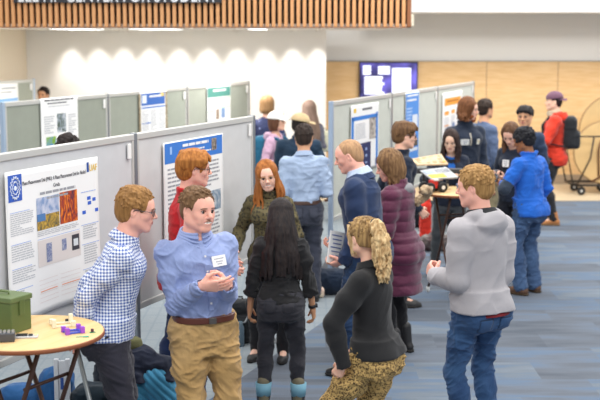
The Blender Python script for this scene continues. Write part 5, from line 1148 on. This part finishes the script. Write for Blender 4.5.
# 7 --- white cap
f = person(Fig(272, 82, -118, 1.66, True, q=.010, head=(8, 4, 0), skin_='fair', Rr=dict(p=(.2, .2, 1.0)), top=(277, 112)), 'person in white cap and lilac hooded top with a teal backpack')
f.body(); f.hair('bob', hairmat('5A3A2C', '6A4632'), thick=.004, length=.06, seed=1); f.cap_hat(mat('EFECE6', .8), emblem=mat('E8A030', .6)); f.top(cloth('C8A4BC', .12), collar='hood', off=.02, hem=-.12); f.trousers(cloth('33405A')); f.shoes(mat('DDDDDD', .6))
def backpack_on(f, m, m2, label, sc=1.0, name='backpack'):
    """a worn pack: its own thing, standing where the wearer's back is"""
    Mx = Matrix.Translation(Vector(f.root.location)) @ Matrix.Rotation(f.root.rotation_euler.z, 4, 'Z'); u = f.u
    o = f.T(0, -.205 * u, .11 * u); wl = Mx @ Vector(o); t = tag(empty(name, wl, f.root.rotation_euler.z), label, 'backpack')
    Fd = Field((-.25, -.22, -.12), (.25, .22, .55), .010); Fd.box((0, -.0, .16 * sc), (.145 * sc, .085, .20 * sc), .03, 'add', None, .07); Fd.box((0, -.08, .08), (.11 * sc, .05, .11 * sc), .03, 'add', None, .05); V, Q = Fd.net(); V = folds(V, Q, .008); quads('shell', V, Q, m, t)
    for sd in (-1, 1):
        pts = [f.T(sd * .09 * u, -.14, .40 * u), f.T(sd * .10 * u, -.05, .48 * u), f.T(sd * .105 * u, .075, .46 * u), f.T(sd * .11 * u, .155, .36 * u), f.T(sd * .14 * u, .15, .24 * u), f.T(sd * .19 * u, .04, .14 * u), f.T(sd * .14 * u, -.15, .10 * u)]
        MB().tube([A3(*p_) - o for p_ in pts], [.018, .02, .022, .022, .014, .010, .010], 8).build('shoulder_strap', m2, t)
    return t
backpack_on(f, cloth('2A6C8C'), cloth('235A78'), 'teal blue backpack worn by the person in white cap')
# 8, 10 --- two far figures seen from behind by the white wall
f = person(Fig(266, 75, -6, 1.72, True, q=.011, w=1.08, skin_='fair', top=(267, 96)), 'person with short light brown hair in navy dotted sweater, facing white wall'); f.body(); f.hair('bob', hairmat('A8825A', '8C6844'), thick=.012, length=.05, seed=3); f.top(spots('262E54', '8890B8', 14, .12), off=.025, hem=-.1); f.trousers(cloth('2A3048')); f.shoes(mat('333333', .6))
f = person(Fig(308, 73, 14, 1.66, True, q=.011, skin_='fair', Rr=dict(p=(.12, .2, 1.0)), top=(309, 101)), 'woman with very long brown hair in grey top, facing white wall'); f.body(); f.hair('long', hairmat('7A6458', '8E7668'), thick=.012, length=.42, seed=4, vol=1.3); f.top(cloth('6E6E7C'), off=.02); f.trousers(cloth('5A5A66')); f.shoes(mat('333333', .6))
Mx = Matrix.Translation(f.root.location) @ Matrix.Rotation(f.root.rotation_euler.z, 4, 'Z'); p_ = Mx @ Vector(f.T(.24, -.02, .12)); t = tag(empty('shoulder_bag', p_), 'cream shoulder bag hanging by the very long brown hair', 'bag'); Fd = Field((-.2, -.15, -.1), (.2, .15, .4), .01); Fd.box((0, 0, .1), (.10, .05, .14), .02, 'add', None, .04); V, Q = Fd.net(); quads('shell', folds(V, Q, .008), Q, cloth('CFCDB4'), t); MB().tube([(-.09, 0, .2), (-.10, .0, .34), (-.06, .02, .30), (.08, 0, .2)], .008, 6).build('strap', cloth('B8B49C'), t)
# 9 --- tan cap
f = person(Fig(303, 88, -12, 1.63, q=.010, w=1.22, head=(-50, -4, 0), skin_='brown', Rr=dict(p=(.33, .06, .76)), L=dict(p=(-.3, .1, .8)), top=(301, 114)), 'person in tan cap and navy jacket behind the pale blue shirt'); f.body(); f.hair('short', hairmat('2A2220', '1E1A18'), seed=7, thick=.006, vol=0); f.cap_hat(cloth('C4AC84')); f.top(cloth('22384E'), off=.03, hem=-.16, collar='stand', thick=1.2); f.trousers(cloth('2A2C34')); f.shoes(mat('333333', .6))
# 11 --- navy suit
f = person(Fig(359, 135, 74, 1.79, w=1.08, dp=1.08, lean=9, head=(8, -20, 0), q=.0065, neck=1.08, L=dict(p=(-.17, .14, .90), pole=(-.3, -1, -.3), fd=(.1, .8, -.4), pn=(.6, 0, 1), curl=.6), Rr=dict(p=(.08, .22, .95), pole=(.3, -1, -.3), fd=(-.2, 1, 0), pn=(-.2, 0, 1), curl=.6), feet=((-.12, .08, 4), (.12, -.08, -6)), skin_='rosy', top=(349, 139)), 'balding older man in navy suit jacket holding a white booklet')
f.body(brow='A88058', nose=1.1); f.hair('short', hairmat('B8926C', '9C7A5C'), thick=.003, vol=0, bald=0, seed=9, fringe=-.004, amp=.0008)
SUIT = cloth('27385A', .15, 5, .2); f.top(cloth('B4C4DC'), name='shirt', off=.012, hem=-.01); f.collar(cloth('B4C4DC'), up=.010, w=.98)
f.top(SUIT, name='suit_jacket', off=.030, hem=-.17, thick=1.12, amp=.010, flare=.010, nr=.072, drop=.01, cr=.036, fr=(5, 5, 10), open_=lambda Fd, f=f: Fd.box(f.T(0, .20, .34 * f.u), (.035, .10, .22), .01, 'sub', f.Rt))
f.collar(SUIT, name='jacket_collar', w=1.16, open_=1.6, up=-.026, h=.035); f.trousers(cloth('263E60', .2), off=.020, amp=.008, slim=1.05, hem=.012); f.shoes(mat('1E1E20', .35))
# booklet in his hands
Mx = Matrix.Translation(f.root.location) @ Matrix.Rotation(f.root.rotation_euler.z, 4, 'Z'); hp = Mx @ Vector((f.arm[-1]['W'] + f.arm[1]['W']) / 2 + f.arm[-1]['fd'] * .06); BKM = Mx.to_3x3()
t = tag(empty('booklet', hp + Vector((.0, -.08, .085))), 'white printed booklet with blue marks held by the man in navy suit', 'booklet'); t.rotation_euler = (math.radians(-6), math.radians(14), math.radians(38))
MB().box((-.075, -.004, -.12), (.075, .004, .12)).build('cover', mat('EEEEEC', .5), t); g = MB(); [g.box((-.06 + .01 * (i % 3), -.006, .085 - i * .03), (.04, -.004, .093 - i * .03)) for i in range(6)]; g.build('printed_line', mat('5A70A8', .6), t); MB().box((-.075, -.002, -.126), (.075, .0035, -.12)).build('spine', mat('C89A60', .6), t)
# 12 --- maroon puffer coat
f = person(Fig(402, 127, 62, 1.66, True, w=1.05, lean=6, head=(28, -20, -6), q=.0075, L=dict(p=(-.17, .22, .88)), Rr=dict(p=(.2, .2, .85)), skin_='rosy', top=(389, 151)), 'woman with brown bob in long maroon puffer coat with fur-trimmed hood')
f.body(); f.hair('bob', hairmat('8A6A48', '5E442E'), thick=.018, length=.10, seed=5, vol=1.1, fringe=.0, front=False)
MAR = cloth('5C2340', .2, sheen=.3, rough=.6); f.top(MAR, name='puffer_coat', off=.045, hem=-.40, thick=1.25, amp=.010, quilt=.085, collar='stand', flare=.006, nr=.075, cr=.034); f.trousers(cloth('1C1C20'), slim=.9); f.shoes(mat('1E1E20', .5), boot=.1)
G = Field(f.NB - .32, f.NB + .25, .009); c_ = f.NB; R_ = f.Rt
G.ell(c_ + R_ @ A3(.03, -.075, -.045), (.075, .045, .05), .03); V, Q = G.net(); hd = quads('hood', folds(V, Q, .008), Q, cloth('8E8E92'), f.root)
G = Field(f.NB - .4, f.NB + .3, .009); G.chain([c_ + R_ @ A3(.22 * math.sin(a) * .8 + .03, -.16 - .05 * math.cos(a), -.11 + .05 * math.cos(a)) for a in np.linspace(.0, 2.7, 10)], .036, .02); V, Q = G.net(); N_ = vnormals(V, Q); V = V + N_ * (noise(V * 60) * .010)[:, None]; quads('fur_trim', V, Q, hairmat('C0A888', '8A7258'), hd)
for x_, z_ in ((.10, .40), (.13, .40), (.15, .30)): buttons(f, -x_, (z_,), .055, 'C8B8B0')
# 13 --- black blazer, curly blonde ponytail
f = person(Fig(384, 186, 62, 1.60, True, w=1.06, lean=6, head=(-22, -12, 0), q=.006, L=dict(p=(-.22, .06, .80), pole=(-.5, .6, 0), fd=(0, .5, -.8), pn=(1, 0, 0), curl=.7), Rr=dict(p=(.2, .15, .78)), feet=((-.12, .42, 5, .0), (.1, -.02, -5)), hips=(0, -.03), skin_='fair', top=(363, 217)), 'woman with curly blonde ponytail in black blazer and leopard print trousers')
f.body(); BL = hairmat('DCC090', 'A8855A'); f.hair('short', hairmat('B08E5C', '6E5436'), thick=.008, vol=.7, seed=12, nape=-.06)
G = f.headfield((-.14, -.30, -.36), (.14, .03, .18), .55); r_ = np.random.RandomState(2); pts_ = [A3(.0, -.105, .080), A3(0, -.140, .070), A3(.0, -.150, -.01), A3(0, -.148, -.09), A3(0, -.14, -.18), A3(0, -.125, -.25)]; rr_ = [.026, .042, .056, .060, .050, .026]
G.chain(pts_, [r * .8 for r in rr_], .02)
for i in range(260):
    t_ = r_.rand() * 4.9; k_ = int(t_); c_ = pts_[k_] * (1 - t_ + k_) + pts_[k_ + 1] * (t_ - k_); ra = rr_[k_] * (1 - t_ + k_) + rr_[k_ + 1] * (t_ - k_); a = r_.uniform(0, 2 * PI); p0 = c_ + A3(math.cos(a), math.sin(a), 0) * ra * .85; G.chain([p0, p0 + A3(.008 * math.sin(i), .006 * math.cos(i * 2), -.022), p0 + A3(-.008 * math.sin(i), 0, -.045)], [.007, .008, .003], .005)
hp_ = f.fin(G, 'ponytail', BL, .004, (40, 40, 28)); G = f.headfield((-.06, -.2, .03), (.06, -.06, .12), .4)
G.ring((0, -.125, .075), rotm(0, 1.2, 0), .028, .028, .006); f.fin(G, 'hair_tie', mat('1C1C20', .7), parent=hp_)
G = f.headfield((-.12, .0, -.16), (.12, .14, .14), .45)
for sd in (-1, 1):
    for i in range(5): G.chain([(sd * .04, .072, .085), (sd * (.062 + .003 * i), .062 - .010 * i, .03), (sd * (.068 + .002 * i), .048 - .012 * i, -.04), (sd * .066, .045 - .01 * i, -.10 + .02 * (i % 2))], [.006, .006, .005, .003], .005)
f.fin(G, 'face_strands', BL, .003)
f.top(cloth('202022', .2, 6, .2, rough=.8), name='blazer', off=.026, hem=-.03, thick=1.2, amp=.008, flare=.010, nr=.066, fr=(5, 5, 9)); f.collar(cloth('202022'), name='blazer_collar', w=1.02, open_=1.2, h=.03)
LEO = spots('C2A062', '3C2C1A', 84, .40, ring='8A6A38'); f.trousers(LEO, off=.020, slim=1.12, amp=.009); f.shoes(mat('222222', .5))
# 14 --- young man with glasses by the boards
f = person(Fig(402, 107, -72, 1.76, q=.009, lean=3, head=(-8, -6, 0), L=dict(p=(-.22, .12, .95)), Rr=dict(p=(.22, .12, .95)), skin_='fair', top=(405, 122)), 'young man with glasses in dark navy jacket, profile towards the far table'); f.body(); f.hair('part', hairmat('7A5A3C', '5E4430'), thick=.018, seed=7, fringe=.01, nape=-.09); f.glasses(); f.top(NAVY, collar='stand', off=.02, hem=-.1); f.trousers(cloth('2A2C36')); f.shoes(mat('333333', .6))
# 15 --- woman at the far table
f = person(Fig(449, 94, 176, 1.60, True, q=.009, lean=4, head=(-12, -20, 0), L=dict(p=(-.05, .3, 1.10), fd=(.8, .4, 0)), Rr=dict(p=(.2, .28, 1.08), fd=(-.8, .4, 0)), skin_='light', feet=((-.1, 0, 5), (.16, -.02, -10)), top=(451, 130)), 'woman with long dark hair and blue shirt at the far table, looking down'); f.body(); f.hair('long', hairmat('2E2220', '3E2E28'), thick=.008, length=.20, front=True, seed=9, vol=.7)
f.top(cloth('2464B8', .1), name='shirt', off=.012); f.top(NAVY, name='fleece_jacket', off=.026, hem=-.1, nr=.078, drop=.02, open_=lambda Fd, f=f: Fd.box(f.T(0, .22, .44 * f.u), (.035, .14, .16), .02, 'sub', f.Rt)); f.trousers(cloth('4C5054')); f.shoes(mat('3A3430', .6), boot=.1)
# 16 --- bearded man with long hair
f = person(Fig(470, 88, -158, 1.83, q=.009, w=1.05, head=(48, -8, 0), skin_='fair', L=dict(p=(-.2, .16, .92)), Rr=dict(p=(.2, .16, .92)), top=(469, 98)), 'bearded man with shoulder-length auburn hair in navy quarter-zip sweater'); f.body(); BD = hairmat('A85A2C', '8A4622'); f.beard(BD, .8); f.hair('curlylong', hairmat('7A4E30', '5E3A22'), thick=.014, length=.08, seed=4, front=False, vol=1.2)
f.undershirt(cloth('B8B4B0'), .03, .008); f.top(cloth('222C3E', .2), off=.02, hem=-.08, collar='stand', amp=.006, name='quarter_zip'); f.tagcard(.08, .36, .028, .10, .065, ('EDEDE8', '9AA0B0')); f.tagcard(-.09, .36, .028, .035, .06, ('EDEDE8', 'D8B83C'), 'pocket_badge'); strip(f, 0, .32, .46, .024, mat('B0A898', .5), .014, 'zip'); f.trousers(cloth('5A5648')); f.shoes(mat('333333', .6)); watch(f, -1)
# 17 --- grey-blue top behind him
f = person(Fig(489, 79, -60, 1.78, q=.010, skin_='tan', L=dict(p=(-.2, .16, .92)), w=1.0, top=(486, 99)), 'person in grey-blue long-sleeved top and khaki trousers behind the bearded man'); f.body(); f.hair('short', hairmat('2A211C', '3A2C24'), seed=3); f.top(cloth('5A6A88', .12), off=.02, hem=-.06); f.trousers(cloth('9A8F70', .15)); f.shoes(mat('333333', .6))
# 18 --- dark hair, navy jacket
f = person(Fig(529, 84, 150, 1.73, q=.009, head=(-16 + 22, -4, 0), w=1.05, skin_='tan', L=dict(p=(-.2, .2, .95)), Rr=dict(p=(.22, .2, .95)), top=(525, 106)), 'black-haired man in dark navy jacket and blue sneakers, behind royal blue jacket'); f.body(brow='1E1816'); f.hair('part', hairmat('1C1A1C', '2A2626'), thick=.009, seed=8, fringe=.006); f.top(cloth('28364E'), off=.024, hem=-.12, collar='stand'); f.trousers(cloth('22242C')); f.shoes(mat('3A58B0', .6), sole='E8DCC4')
# 19 --- brown hair, looking down at a phone
f = person(Fig(514, 94, 140, 1.63, True, q=.009, lean=6, head=(8, -36, 0), skin_='fair', L=dict(p=(-.03, .26, 1.07), fd=(.5, .8, .2), pn=(0, -.2, 1), curl=.7), Rr=dict(p=(.10, .27, 1.07), fd=(-.5, .8, .2), pn=(0, -.2, 1), curl=.7), top=(511, 123)), 'person with smooth brown hair in dark top looking down at their hands'); f.body(); f.hair('long', hairmat('6E5038', '5A4030'), thick=.010, length=.16, seed=6, front=False, vol=.6); f.top(cloth('242C3C'), off=.02, hem=-.1, frac=.8); f.tagcard(.02, .33, .026, .075, .075, ('E8E8E6', 'A0A4AC')); f.trousers(cloth('22242C')); f.shoes(mat('333333', .6))
Mx = Matrix.Translation(f.root.location) @ Matrix.Rotation(f.root.rotation_euler.z, 4, 'Z'); hp = Mx @ Vector((f.arm[-1]['W'] + f.arm[1]['W']) / 2 + A3(0, .09, .03)); t = tag(empty('phone', hp), 'small grey phone held by the person looking down', 'phone'); t.rotation_euler = (math.radians(40), 0, math.radians(140)); MB().box((-.036, -.004, -.07), (.036, .004, .07)).build('phone_body', mat('8A8E98', .3), t, .003); MB().box((-.032, .004, -.064), (.032, .0048, .064)).build('phone_screen', mat('3A3E48', .2), t)
# 20 --- royal blue jacket
f = person(Fig(520, 102, 42, 1.66, q=.0075, w=1.02, lean=4, head=(12, -18, 0), skin_='brown', L=dict(p=(-.10, .24, 1.08), pole=(-1, -.6, -.3), fd=(.2, 1, .1), curl=.6), Rr=dict(p=(.2, .12, .85)), top=(524, 128)), 'black-haired man in royal blue jacket and jeans, seen from behind'); f.body(); f.hair('curly', hairmat('16161A', '24242A'), thick=.012, seed=2)
RB = cloth('2468CC', .14); el = f.arm[-1]['E']; f.top(RB, off=.028, hem=-.10, collar='stand', thick=1.15, amp=.012, mats=[RB, cloth('3A4656')], zone=lambda c, e=el, k_=f.arm[-1]['W']: (np.linalg.norm(c - e, axis=1) < .10).astype(int)); f.trousers(jeans('4A6488', '3A5072'), off=.020, amp=.012, slim=1.1, hem=.014); f.shoes(mat('5A4030', .7), sole='4A3A28', boot=.03)
# 21 --- red jacket
f = person(Fig(553, 74, 78, 1.78, q=.009, head=(6, 0, 0), w=1.0, skin_='light', lean=0, L=dict(p=(-.12, .30, 1.10), pole=(-.9, -.5, -.4)), Rr=dict(p=(.12, .32, 1.12), pole=(.9, -.5, -.4)), feet=((-.10, -.02, 5), (.1, .10, -5)), top=(554, 92)), 'person in red jacket, tan scarf and backwards purple cap, black trousers'); f.body(); f.hair('short', hairmat('2E2220', '1E1818'), thick=.006, vol=0, seed=5, nape=-.10); f.cap_hat(cloth('6E4E60'), back=True)
f.top(cloth('D23A26', .15), name='red_jacket', off=.032, hem=-.14, collar='hood', thick=1.2, amp=.012); f.trousers(cloth('2A2A2E'), off=.02); f.shoes(mat('B87A48', .7), sole='8A6A48', boot=.05)
G = Field(f.NB - .2, f.NB + .2, .008); [G.ring(f.NB + A3(0, .015, -.01 + .022 * k_), f.Rt, .082 - .003 * k_, .085 - .003 * k_, .020, .015) for k_ in range(3)]; V, Q = G.net(); quads('scarf', folds(V, Q, .006, (14, 14, 30)), Q, cloth('B8A890'), f.root)
backpack_on(f, cloth('24262A'), cloth('1C1E22'), 'black backpack worn over the red jacket', 1.1)
# 22 --- grey hoodie, nearest on the right
f = person(Fig(476, 168, 34, 1.77, q=.006, w=.95, lean=2, head=(34, -8, 0), skin_='rosy', L=dict(p=(-.15, .24, 1.08), pole=(-.25, -1, -.5), fd=(.1, .8, .4), pn=(1, 0, 0), curl=.8), Rr=dict(p=(.13, .24, 1.10), pole=(.25, -1, -.5), fd=(-.3, .9, .2), curl=.8), top=(475, 166)), 'fair-haired young man in light grey hoodie and blue jeans, seen from behind')
f.body(brow='9A7448'); f.hair('short', hairmat('AC8654', '86643A'), thick=.014, vol=1.4, seed=21, fringe=.0, nape=-.09); HG = cloth('ABA8AC', .08, 6, .3)
def rib(Fd, f=f): pass
f.garment('maroon_shirt', cloth('7A1E26'), lambda Fd, f=f: Fd.loft(f.P, f.Rp, [(-.068 * f.u, .156 * f.u * f.w, .130 * f.u, -.014), (-.02 * f.u, .150 * f.u * f.w, .115 * f.u, -.006)], 0, off=.027, pw=2.2), amp=.002); f.collar(mat('1E2024', .8), name='dark_collar', w=1.12, open_=1.0, h=.02)
f.top(HG, name='hoodie', off=.034, hem=-.048, collar='hood', thick=1.15, amp=.008, flare=.016, cr=.036, fr=(5, 5, 9)); J2 = jeans('3C5C84', '2C466C'); f.trousers(J2, off=.018, amp=.010, slim=.90, hem=.006); f.shoes(mat('DDDDDD', .6)); watch(f, -1, '9A9A9A')
for sd in (-1, 1): pocket(f, sd, J2, z=-.125, h=.044)
# 23 --- people mostly hidden behind boards
f = person(Fig(43, 63, 170, 1.74, q=.012, skin_='tan', top=(43, 87)), 'dark-haired head just showing above the second row of boards'); f.body(); f.hair('short', hairmat('1C1616', '2A2220'), seed=3); f.top(cloth('4A5060')); f.trousers(cloth('2A2C34')); f.shoes(mat('333333', .6))
f = person(Fig(68, 121, 160, 1.72, q=.012, head=(0, -25, 0), skin_='tan', w=.9, top=(67, 136)), 'dark-haired head just showing above the nearest display board'); f.body(); f.hair('curly', hairmat('1C1816', '2C2220'), seed=3); f.top(cloth('3A4254')); f.trousers(cloth('20242C')); f.shoes(mat('333333', .6))
# ------------------------------------------------------------------ light and camera
sc = bpy.context.scene; w = bpy.data.worlds.new('hall light'); sc.world = w; w.use_nodes = True; bg = w.node_tree.nodes['Background']; bg.inputs[0].default_value = (.95, .97, 1, 1); bg.inputs[1].default_value = .68
def area(x, y, z, sx, sy, e, col=(1, .98, .95), rot=(0, 0, 0)):
    l = bpy.data.lights.new('ceiling_and_fill_lamp', 'AREA'); l.shape = 'RECTANGLE'; l.size = sx; l.size_y = sy; l.energy = e; l.color = col; o = bpy.data.objects.new('ceiling_and_fill_lamp', l); C.objects.link(o); o.location = (x, y, z); o.rotation_euler = rot
for (x, y) in ((-3, 3), (1, 3), (4.5, 3), (-3, 8), (1, 8), (4.5, 8), (1, 13), (4.5, 13), (3, 17), (6, 17), (0.5, 17.3)): area(x, y, 5.2, 2.6, 1.2, 130)  # ceiling lamp grid, with extra lamps added at the far end to brighten it
area(-2.5, 12.5, 4.6, 2.4, 1.2, 70)
for x in (2.5, 6): area(x, 14.5, 4.9, 2.4, 1.2, 75, rot=(.75, 0, 0))  # fill lamps added and tilted to brighten the back wall and panelling
for px in (78, 157, 258): area(spot(px, 68, 2.6)[0], YS + 1.0, zs - .02, .5, 1.4, 60)
c = bpy.data.cameras.new('camera'); co = bpy.data.objects.new('camera', c); C.objects.link(co); co.location = (0, 0, H); co.rotation_euler = (PI / 2 - PITCH, 0, 0); c.lens = F * 36 / 600; c.sensor_width = 36; c.clip_end = 200
c.dof.use_dof = True; c.dof.focus_distance = 7.4; c.dof.aperture_fstop = 2.8
sc.camera = co; v = sc.view_settings; v.view_transform = 'Standard'; v.look = 'None'; v.gamma = 1; v.exposure = 0; v.use_curve_mapping = False
